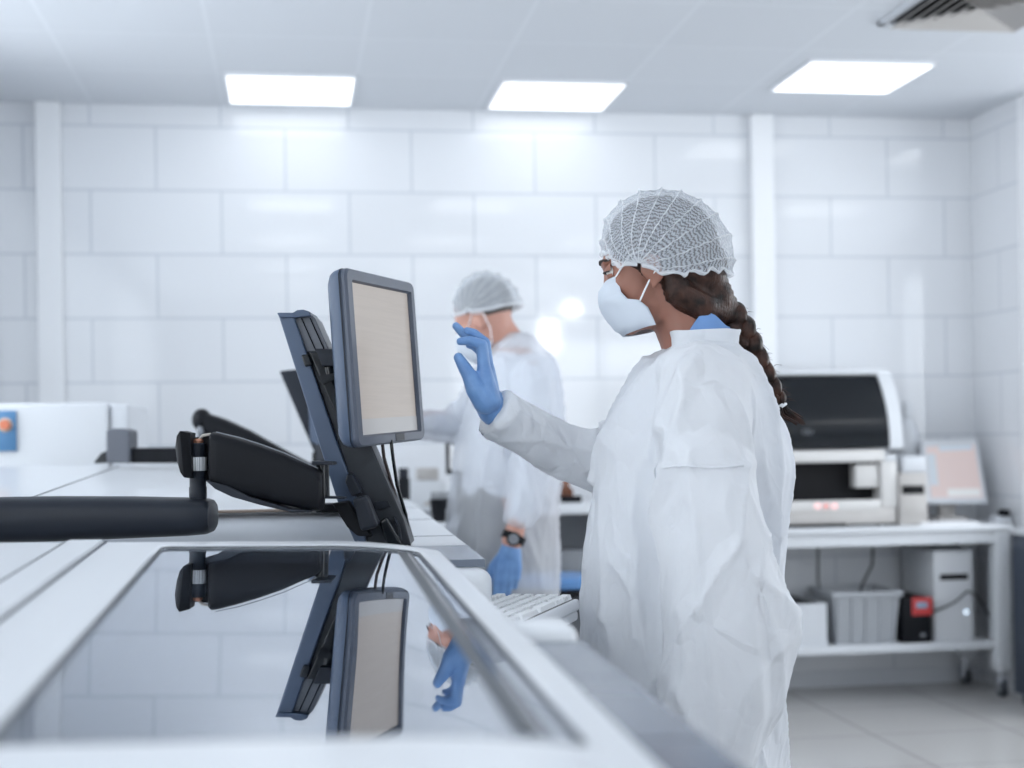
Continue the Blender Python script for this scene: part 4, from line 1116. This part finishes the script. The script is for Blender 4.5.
# ------------------------------------------------------------------ right bench and what stands on it
def bench_right():
    yf, yb = 6.70, 7.17
    top = PY(900, 526, yf).z
    x1 = PY(1012, 540, yf).x; x0 = 1.96
    r = thing('lab_bench', 'white metal bench on castors under the bench-top analyzer', 'bench', ((x0+x1)/2, (yf+yb)/2, 0))
    MB().box(x0, x1, yf-.02, yb, top-.03, top, .004).build('bench_top', white, r)
    mb = MB(); mb.box(x0+.04, x1-.03, yf+.006, yf+.04, top-.09, top-.0315); mb.box(x0+.03, x1-.02, yb-.05, yb-.01, top-.09, top-.031); mb.build('apron', white, r, smooth=False)
    zs = PY(900, 645, yf).z
    MB().box(x0+.03, x1-.085, yf+.03, yb-.02, zs-.04, zs, .004).build('lower_shelf', white, r)
    lx = [(x0+.03, yf), (x1-.085, yf), (x0+.03, yb-.09), (x1-.085, yb-.09)]
    for (x, y) in lx:
        MB().box(x, x+.075, y, y+.075, .13, top-.031, .004).build('leg', white, r)
        c = thingless = MB(); c.lathe((x+.038, y+.038, .085), ((.012, 0), (.012, .045)), 14)
        st = c.build('castor_stem', chrome, r)
        mb = MB(); mb.cyl((x+.025, y+.03, .038), (x+.051, y+.03, .038), .038, 24); w = mb.build('castor_wheel', rubber, st)
        MB().box(x+.014, x+.024, y+.005, y+.06, .03, .09, .003).build('castor_fork', chrome, st)
        MB().box(x+.052, x+.062, y+.005, y+.06, .03, .09, .003).build('castor_fork', chrome, st)
    mb = MB(); mb.box(x1-.12, x1-.02, yf+.01, yf+.03, zs-.02, zs, .002); mb.build('shelf_bracket', white, r)
    return top, zs, x0, x1, yf
TOPZ, SHZ, BX0, BX1, BYF = bench_right()
def bench_analyzer():
    yf = 6.74; yb = 7.14; z0 = TOPZ
    X = lambda px, py=450: PY(px, py, yf).x
    Z = lambda py, px=850: PY(px, py, yf).z
    xl = X(690); xr = X(895)
    r = thing('bench_analyzer', 'beige bench-top analyzer with large dark hood behind the woman', 'lab machine', ((xl+xr)/2, (yf+yb)/2, z0))
    zt = Z(371)
    # shell as a swept profile: hood leans back at the top
    ins = .012
    MB().box(xl, xr, yf+.16, yb, z0+.02, Z(372)-.01, .02, 3).build('rear_housing', beigel, r)
    MB().box(xl, X(896), yf, yf+.16, z0+.012, Z(508)-.0, .008).build('lower_fascia', beige, r)
    MB().box(X(881), X(897), yf, yf+.165, Z(508), Z(462), .006).build('side_pillar', beigel, r)
    MB().box(xl, xl+.05, yf, yf+.165, Z(508), Z(462), .006).build('side_pillar', beigel, r)
    MB().box(xl+.05, X(881), yf+.10, yf+.158, Z(508), Z(462)).build('work_bay', interior, r, smooth=False)
    MB().box(X(857), X(880), yf+.02, yf+.095, Z(488), Z(465), .004).build('bay_module', beigel, r)
    MB().box(xl, X(884), yf-.012, yf+.16, Z(462), Z(450), .006).build('hood_sill', beigel, r)
    # curved dark hood
    def hood(x0, x1, off, zlo, zhi, n=12):
        rings = []
        for k in range(n+1):
            t = k/n; z = zlo+(zhi-zlo)*t; y = yf-.012+.15*t**2.2
            rings.append((y+off, z))
        lp = rings+[(yf+.20, zhi), (yf+.20, zlo)]
        return MB().loft([[(x, y, z) for y, z in lp] for x in (x0, x1)])
    hood(xl+.02, X(889), 0.0, Z(448), Z(375)).build('hood_window', blackg, r, angle=30)
    hood(X(889), X(902), -.004, Z(449), zt).build('hood_side_frame', white, r, angle=30)
    hood(xl-.02, xl+.02, -.004, Z(449), zt).build('hood_side_frame', white, r, angle=30)
    MB().box(xl-.02, X(902), yf+.13, yb, zt-.012, zt+.012, .008, 3).build('hood_top', white, r)
    c = PY(808, 432, yf-.014)
    for dx in (-.012, .010):
        mb = MB(); pts = [c+V((dx+.013*math.cos(a), .002, .010*math.sin(a))) for a in lin(0, 2*PI, 16)]; mb.tube(pts, .002, 6, caps=False); mb.build('hood_emblem', greyp, r)
    for px in (817, 825.5, 834):
        q = PY(px, 506, yf); mb = MB(); mb.cyl(q+V((0, .003, 0)), q+V((0, -.006, 0)), .016, 18); mb.build('indicator_button', led_pink, r)
    MB().box(xl, X(880), yf-.006, yf+.004, Z(510), Z(500), .002).build('button_strip', beigel, r)
    MB().box(xl+.1, X(845), yf-.004, yf+.004, Z(526.5), Z(523), .001).build('base_slot', interior, r, smooth=False)
    for x in (xl+.05, xr-.05): MB().lathe((x, yf+.05, z0), ((.02, 0), (.018, .021)), 14).build('rubber_foot', rubber, r)
    for x in (xl+.05, xr-.05): MB().lathe((x, yb-.05, z0), ((.02, 0), (.018, .021)), 14).build('rubber_foot', rubber, r)
    # raised keypad corner
    MB().box(X(884), X(898), yf+.02, yf+.16, Z(462)+.0, Z(455), .004).build('control_block', white, r)
bench_analyzer()
def label_printer():
    yf = 6.66+.06; X = lambda px: PY(px, 490, yf).x; Z = lambda py: PY(910, py, yf).z
    r = thing('label_printer', 'small beige label printer with dark paper slot beside the analyzer', 'printer', ((X(898)+X(928))/2, yf+.1, TOPZ))
    MB().box(X(899.5), X(928), yf, yf+.2, TOPZ, Z(473), .012, 3).build('body', beige, r)
    MB().box(X(902), X(924), yf-.004, yf+.004, Z(494), Z(485.5), .002).build('paper_slot', interior, r)
    MB().box(X(901.5), X(926), yf-.003, yf+.004, Z(516), Z(497), .002).build('front_panel', beige, r)
    MB().box(X(905), X(928.5), yf+.02, yf+.18, Z(472.9), Z(456), .010, 3).build('paper_roll_cover', whited, r)
label_printer()
def tablet():
    yf = 6.95
    X = lambda px, py=470: PY(px, py, yf).x; Z = lambda py: PY(955, py, yf).z
    A, B, D, E = PY(921, 441, yf+.07), PY(977, 438, yf+.07), PY(988, 503, yf-.07), PY(927, 503, yf-.07)
    n = (B-A).cross(E-A).normalized(); n = n if n.y < 0 else -n
    r = thing('tablet_display', 'white tilted display with pale pink screen at right end of bench', 'display', (D.x-.1, yf, TOPZ))
    q = lambda u, v, w=0: A*(1-u)*(1-v)+B*u*(1-v)+D*u*v+E*(1-u)*v+n*w
    lp = lambda u0, u1, v0, v1, w: [q(u0, v0, w), q(u1, v0, w), q(u1, v1, w), q(u0, v1, w)]
    bev(MB().loft([lp(0, 1, 0, 1, -.02), lp(0, 1, 0, 1, 0)]).build('case', whited, r, smooth=False), .005)
    def em(nm, c, s_): return mat(nm, (.2, .2, .2), .4, emit=c, estr=s_*.9)
    MB().loft([lp(.08, .93, .10, .92, -.001), lp(.08, .93, .10, .92, .001)]).build('screen', em('screen_pink', (.72, .57, .57), .9), r, smooth=False)
    MB().loft([lp(.08, .22, .22, .72, .001), lp(.08, .22, .22, .72, .0015)]).build('screen_sidebar', em('screen_blue', (.56, .66, .78), .9), r, smooth=False)
    MB().loft([lp(.30, .88, .10, .18, .001), lp(.30, .88, .10, .18, .0015)]).build('screen_header', em('screen_blue', (.56, .66, .78), .9), r, smooth=False)
    MB().loft([lp(.36, .90, .78, .90, .001), lp(.36, .90, .78, .90, .0015)]).build('screen_footer', em('screen_white', (.8, .84, .88), .9), r, smooth=False)
    c = (D+E)/2
    MB().box(c.x-.09, c.x+.06, yf-.06, yf+.1, TOPZ, TOPZ+.025, .008).build('stand_foot', beige, r)
    MB().box(c.x-.05, c.x+.03, yf+.02, yf+.06, TOPZ+.02, A.z-.12, .005).build('stand_neck', beige, r)
tablet()
def bench_small():
    # papers
    a = PZ(905, 525, TOPZ); r = None
    o = MB().box(2.93, 3.22, 6.70, 6.86, TOPZ, TOPZ+.012, .002).build('paper_stack', paper, None, (3.07, 6.78, TOPZ)); tag(o, 'low stack of white papers lying in front of the pink display', 'papers')
    yk = 6.80; x = PY(1003, 515, yk).x
    t = thing('power_adapter', 'small black box on a white pad at right end of bench', 'adapter', (x, yk, TOPZ))
    MB().box(x-.05, x+.03, yk-.03, yk+.05, TOPZ, TOPZ+.028, .006).build('pad', whited, t)
    MB().box(x-.018, x+.02, yk-.036, yk+.02, TOPZ+.029, TOPZ+.062, .006).build('adapter_body', black, t)
    # white bottle behind analyzer
    yb = 7.13; c = PY(908, 470, yb)
    t = thing('wash_bottle', 'white plastic bottle between the analyzer and display', 'bottle', (c.x, yb, TOPZ))
    h = PY(908, 402, yb).z-TOPZ
    MB().lathe((c.x, yb, TOPZ), ((.055, 0), (.058, .01), (.058, h*.70), (.045, h*.80), (.02, h*.86), (.02, h*.90))).build('bottle_body', whited, t)
    MB().lathe((c.x, yb, TOPZ), ((.026, h*.885), (.026, h*.97), (.02, h)), 20).build('cap', white, t)
bench_small()
# below the bench
def under_bench():
    Zs = SHZ+.001; Y = 6.76
    X = lambda px, y=Y: PY(px, 620, y).x
    def Zt(py, y=Y): return PY(900, py, y).z
    # white carton
    x0, x1 = X(772), X(827)
    t = thing('storage_box', 'white open box on lower shelf, left of the grey crate', 'box', ((x0+x1)/2, Y+.15, Zs))
    mb = MB(); zt = Zt(601); h = .006
    mb.box(x0, x1, Y, Y+h, Zs, zt); mb.box(x0, x1, Y+.3-h, Y+.3, Zs, zt); mb.box(x0, x0+h, Y+h, Y+.3-h, Zs, zt); mb.box(x1-h, x1, Y+h, Y+.3-h, Zs, zt); mb.box(x0+h, x1-h, Y+h, Y+.3-h, Zs, Zs+h)
    mb.build('box_walls', whited, t, smooth=False)
    MB().box(x0+.02, x1-.06, Y+.03, Y+.27, Zs+h, zt+.012, .01).build('box_contents', black, t)
    # crate
    x0, x1 = X(834), X(900); zt = Zt(591)
    t = thing('storage_crate', 'ribbed grey plastic crate on lower shelf under the bench', 'crate', ((x0+x1)/2, Y+.16, Zs))
    rings = []
    def rect(g, z): return [(x0-g, Y-g, z), (x1+g, Y-g, z), (x1+g, Y+.32+g, z), (x0-g, Y+.32+g, z)]
    MB().loft([rect(-.02, Zs), rect(0, zt-.02), rect(0, zt), rect(-.008, zt), rect(-.026, Zs+.01)]).build('crate_body', crate_m, t, smooth=False)
    rm = MB(); rm.loft([rect(.0, zt-.025), rect(.012, zt-.022), rect(.012, zt+.002), rect(-.006, zt+.002), rect(-.006, zt-.02)], caps=False); rm.build('crate_rim', crate_m, t, smooth=False)
    for k in range(5):
        xx = x0+.025+(x1-x0-.05)*k/4
        MB().loft([[(xx-.006+.0, Y+.022, Zs), (xx+.006, Y+.022, Zs), (xx+.006, Y+.010, Zs), (xx-.006, Y+.010, Zs)], [(xx-.006, Y+.002, zt-.03), (xx+.006, Y+.002, zt-.03), (xx+.006, Y-.011, zt-.03), (xx-.006, Y-.011, zt-.03)]]).build('crate_rib', crate_m, t, smooth=False)
    # ups
    Yu = 6.74
    x0, x1 = X(903, Yu), X(932, Yu); zt = Zt(598, Yu)
    t = thing('power_supply', 'black backup power unit with red display panel on lower shelf', 'power supply', ((x0+x1)/2, Yu+.15, Zs))
    MB().box(x0, x1, Yu, Yu+.3, Zs, zt, .008).build('case', black, t)
    px0, px1 = X(912, Yu), X(932, Yu)
    MB().box(px0, px1+.002, Yu-.006, Yu+.002, Zt(616, Yu), zt, .003).build('front_panel', red_p, t)
    MB().box(px0+.02, px1-.025, Yu-.009, Yu-.005, Zt(608.5, Yu), Zt(603, Yu), .001).build('panel_display', mat('lcd_blue', (.25, .4, .55), .3), t)
    q = PY(923, 635, Yu); mb = MB(); mb.sphere(q, (.014, .004, .009), 14, 8); mb.build('emblem', greyp, t)
    # pc tower
    Yp = 6.77; x0, x1 = PY(934, 600, Yp).x, PY(973, 600, Yp).x; zt = Zt(552, Yp)
    t = thing('computer_tower', 'white computer tower standing on lower shelf, beside the bench leg', 'computer', ((x0+x1)/2, Yp+.2, Zs))
    MB().box(x0, x1, Yp, Yp+.38, Zs, zt, .006).build('case', mat('tower_white', (.62, .64, .67), .45), t)
    MB().box(PY(940, 580, Yp).x, PY(968, 580, Yp).x, Yp-.003, Yp+.004, Zt(581.5, Yp), Zt(575.5, Yp), .001).build('drive_slot', interior, t, smooth=False)
    q = PY(966, 612, Yp); mb = MB(); mb.cyl(q+V((0, .003, 0)), q+V((0, -.004, 0)), .011, 18); mb.build('power_light', led_white, t)
    o = MB().tube([PY(933, 612, Yp-.01), PY(945, 607, Yp-.04), PY(955, 602, Yp-.05), PY(968, 591, Yp-.05), PY(978, 596, Yp-.01), PY(990, 618, Yp+.05), PY(992, 640, Yp+.1)], .005, 8).build('power_cable', black, None, tuple(PY(955, 602, Yp)))
    tag(o, 'thin black cable drooping across front of the computer tower', 'cable')
    for i, (pts, lab) in enumerate((([(818, 548), (818, 580), (822, 600), (830, 622)], 'black cable hanging straight down behind the white box'), ([(873, 548), (872, 565), (862, 585), (858, 600)], 'black cable hanging into the grey crate'))):
        o = MB().tube([PY(x, y, 6.98) for x, y in pts], .006, 8).build('power_cable', black, None, tuple(PY(pts[0][0], pts[0][1], 6.98))); tag(o, lab, 'cable')
under_bench()
def dark_cabinet():
    Y = 6.15; x0 = PY(1013, 600, 6.57).x; zt = PY(1015, 534, Y).z
    r = thing('dark_cabinet', 'dark blue cabinet with white top cut by right picture edge', 'cabinet', (x0+.3, Y+.2, 0))
    MB().box(x0, x0+.6, Y, Y+.42, .05, zt-.03, .005).build('carcass', navy_cab, r)
    MB().box(x0-.01, x0+.61, Y-.02, Y+.43, zt-.03, zt, .004).build('cabinet_top', white, r)
    MB().box(x0+.015, x0+.30, Y-.018, Y-.001, .1, zt-.05, .003).build('door', navy_cab, r)
    MB().box(x0+.03, x0+.57, Y+.03, Y+.4, 0, .05).build('plinth', seam_m, r, smooth=False)
dark_cabinet()

# ------------------------------------------------------------------ benches behind the man
def bench_back():
    # right of the man, along the wall
    yf = 6.60; x0, x1 = .86, 1.90
    zt = PY(575, 503, yf).z
    r = thing('wall_bench', 'white wall bench with open shelf between the two people', 'bench', ((x0+x1)/2, 6.9, 0))
    MB().box(x0, x1, yf, BY-.02, zt-.05, zt, .005).build('bench_top', white, r)
    zs = PY(575, 577, yf).z
    MB().box(x0+.03, x1-.03, yf+.02, BY-.03, zs-.045, zs, .004).build('shelf', whited, r)
    MB().box(x0+.03, x1-.03, BY-.06, BY-.03, .05, zt-.05).build('shade_panel', mat('shadow_grey_board', (.22, .235, .26), .6), r, smooth=False)  # dark board standing in for the shade under the bench
    for x in (x0, x1-.03): MB().box(x, x+.03, yf+.02, BY-.03, 0, zt-.05, .003).build('side_panel', white, r)
    # amber bottle on it
    y = 6.72; c = PY(566, 497, y)
    t = thing('reagent_bottle', 'small amber glass bottle on the bench beside the man', 'bottle', (c.x, y, zt))
    h = PY(566, 480, y).z-zt
    MB().lathe((c.x, y, zt), ((.032, 0), (.034, .005), (.034, h*.55), (.016, h*.72), (.015, h*.8))).build('bottle_body', amber, t)
    MB().lathe((c.x, y, zt), ((.019, h*.78), (.019, h)), 18).build('cap', mat('brown_cap', (.25, .11, .07), .4), t)
    o = MB().box(c.x-.055, c.x+.06, y-.07, y-.036, zt, zt+.03, .004).build('tube_box', black, None, (c.x, y-.05, zt)); tag(o, 'small black box lying in front of amber bottle on the bench', 'box')
    # dim grey box on its shelf
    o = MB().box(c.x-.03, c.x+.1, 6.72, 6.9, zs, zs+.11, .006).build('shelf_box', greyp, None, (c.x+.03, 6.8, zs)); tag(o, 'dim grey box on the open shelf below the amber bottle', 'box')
    # stool with blue seat
    y = 5.9; c = PZ(562, 583, PY(562, 580, y).z)
    zt2 = PY(562, 575, y).z
    t = thing('lab_stool', 'round stool with blue padded seat between the man and woman', 'stool', (c.x, y, 0))
    MB().lathe((c.x, y, zt2), ((.15, -.05), (.17, -.04), (.172, -.015), (.155, 0), (.0, .004))).build('seat', seat_blue, t)
    MB().lathe((c.x, y, zt2), ((.168, -.075), (.172, -.06), (.165, -.048), (.1, -.047))).build('seat_base', black, t)
    MB().lathe((c.x, y, 0), ((.03, .09), (.03, .3), (.02, .31), (.02, zt2-.06)), 18).build('gas_column', chrome, t)
    for k in range(5):
        a = 2*PI*k/5+.3; e = V((c.x+.24*math.cos(a), y+.24*math.sin(a), .06))
        lg = MB().tube([(c.x, y, .12), e], [.022, .015], 10).build('leg', black, t)
        MB().sphere(e-V((0, 0, .03)), (.025, .025, .03), 12, 8).build('castor', black, lg)
    # left bench: island with instruments behind the screen
    yf = 5.75; z0 = .94
    a = PZ(395, 520, z0); x0 = -.05; x1 = min(.84, PY(462, 520, yf).x)
    r = thing('wall_bench', 'pale bench behind the man crowded with small lab supplies', 'bench', ((x0+x1)/2, 6.3, 0))
    MB().box(x0, x1, yf, 7.1, z0-.05, z0, .005).build('bench_top', white, r)
    MB().box(x0+.02, x1-.02, yf+.03, 7.08, .08, z0-.05, .004).build('cupboard', white, r)
    MB().box(x0+.05, x1-.05, yf+.08, 7.05, 0, .08).build('plinth', seam_m, r, smooth=False)
    def at(px, py, y): p = PY(px, py, y); return V((p.x, y, z0))
    # black tube bin with tubes
    y = 5.9; c = at(441, 515, y); h = .09
    t = thing('tube_bin', 'black bin full of upright tubes behind the man', 'bin', tuple(c))
    MB().lathe(c, ((.035, 0), (.045, h*1.0), (.043, h), (.034, .01))).build('bin_body', black, t)
    mb = MB()
    for k in range(6): mb.cyl(c+V((-.03+.012*k, .01*(k % 2), .02)), c+V((-.034+.0136*k, .01*(k % 2), h+.028)), .0045, 8)
    mb.build('tubes', greyp, t)
    # small monitor seen behind the coat
    y = 6.55; p0, p1 = PY(446, 441, y), PY(475, 474, y)
    t = thing('small_display', 'small dark-framed display on the bench, half hidden by the coat', 'monitor', ((p0.x+p1.x)/2, y, z0))
    MB().box(p0.x, p1.x, y, y+.03, p1.z, p0.z, .004).build('frame', black, t)
    MB().box(p0.x+.015, p1.x-.01, y-.002, y+.002, p1.z+.02, p0.z-.006).build('screen', mat('screen_pale', (.2, .2, .2), .4, emit=(.72, .78, .86), estr=.9), t, smooth=False)
    MB().box((p0.x+p1.x)/2-.02, (p0.x+p1.x)/2+.02, y+.008, y+.03, z0+.012, p1.z+.01).build('stand', black, t); MB().box((p0.x+p1.x)/2-.06, (p0.x+p1.x)/2+.06, y-.04, y+.08, z0, z0+.012, .003).build('stand_foot', black, t)
    # black flask, jar, boxes
    y = 6.5; c = at(404, 500, y); h = PY(404, 468, y).z-z0
    t = thing('flask', 'tall black flask on the bench right of the monitor cables', 'bottle', tuple(c)); MB().lathe(c, ((.026, 0), (.027, h*.75), (.02, h*.82))).build('flask_body', black, t); MB().lathe(c, ((.022, h*.81), (.022, h)), 18).build('cap', slate_dark, t)
    y = 6.0; c = at(409, 502, y)
    t = thing('jar', 'low jar with brown contents in front of the black flask', 'jar', tuple(c)); MB().lathe(c, ((.03, 0), (.034, .01), (.034, .035))).build('jar_body', mat('jar_brown', (.36, .17, .11), .4), t); MB().lathe(c, ((.036, .034), (.036, .06), (.03, .066)), 20).build('lid', white, t)
    y = 6.7; c = at(427, 490, y); z = PY(427, 480, y).z
    t = thing('instrument_box', 'white instrument box with beige lid on the back bench', 'instrument', tuple(c)); MB().box(c.x-.075, c.x+.075, y-.06, y+.1, z0, z, .01).build('body', white, t); MB().box(c.x-.045, c.x+.05, y-.04, y+.08, z, z+.055, .008).build('lid', beige, t); MB().box(c.x-.02, c.x+.03, y-.064, y-.058, z0+.03, z0+.05, .002).build('label_plate', beige, t)
    y = 6.2; c = at(423, 503, y)
    o = MB().box(c.x-.03, c.x+.03, y-.03, y+.03, z0, z0+.03, .006).build('tube_rack', greyp, None, tuple(c)); tag(o, 'little grey tube rack between the jar and black bin', 'rack')
bench_back()

# ------------------------------------------------------------------ light, sky, camera
w = bpy.data.worlds.new('W'); bpy.context.scene.world = w; w.use_nodes = True
nt = w.node_tree; bg = nt.nodes['Background']; bg.inputs[0].default_value = (.86, .93, 1.0, 1); bg.inputs[1].default_value = 3.2
def area(name, loc, rot, sx, sy, power, col=(.93, .97, 1)):
    l = bpy.data.lights.new(name, 'AREA'); l.shape = 'RECTANGLE'; l.size = sx; l.size_y = sy; l.energy = power; l.color = col
    o = bpy.data.objects.new(name, l); C.objects.link(o); o.location = loc; o.rotation_euler = rot
    return o
area('window_fill_light', (-1.75, -.6, 1.82), (0, -PI/2, 0), 1.75, 3.6, 85)
area('window_fill_light', (-1.75, 4.0, 1.82), (0, -PI/2, 0), 1.75, 4.2, 66)
area('window_fill_light', (3.25, -3.45, 1.67), (PI/2, 0, 0), 2.7, 1.55, 32)
area('window_fill_light', (5.28, 4.2, 1.75), (0, PI/2, 0), 1.7, 3.6, 95)  # added lamp behind the invented side window, lights the coat from the right
# two small wall lamps on the wall behind the camera; they glint in the glazed tiles
for px, py, ww, hh in ((548, 336, .10, .19), (571.5, 306, .10, .11)):
    q = PY(px, py, 17.58); yw = -3.2
    r = thing('wall_lamp', 'small bright wall lamp behind the camera, mirrored in the wall tiles', 'wall lamp', (q.x, yw, q.z), 'wall lamps behind the camera')
    MB().box(q.x-ww-.02, q.x+ww+.02, yw+.001, yw+.03, q.z-hh-.02, q.z+hh+.02, .01).build('lamp_back', trim_m, r)
    MB().box(q.x-ww, q.x+ww, yw+.031, yw+.07, q.z-hh, q.z+hh, .02).build('lamp_shade', mat('wall_lamp_glow', (.9, .95, 1), .5, emit=(1, 1, 1), estr=34), r)

cam = bpy.data.cameras.new('camera'); co = bpy.data.objects.new('camera', cam); C.objects.link(co)
cam.sensor_fit = 'HORIZONTAL'; cam.sensor_width = 36; cam.lens = F/1024*36
cam.shift_y = (HOR-384)/1024; cam.clip_start = .05
fz = -AWAY; 
Rl = Matrix((RIGHT*cR-UP*sR, RIGHT*sR+UP*cR, fz)).transposed().to_4x4()
co.matrix_world = Matrix.Translation((0, 0, HC)) @ Rl
cam.dof.use_dof = True; cam.dof.focus_distance = 2.52; cam.dof.aperture_fstop = 3.0; cam.dof.aperture_blades = 7
sc = bpy.context.scene; sc.camera = co
sc.view_settings.view_transform = 'Standard'; sc.view_settings.look = 'None'; sc.view_settings.gamma = 1; sc.view_settings.use_curve_mapping = False
sc.view_settings.exposure = -0.4
sc.cycles.max_bounces = 10; sc.cycles.transparent_max_bounces = 16; sc.cycles.sample_clamp_indirect = 6
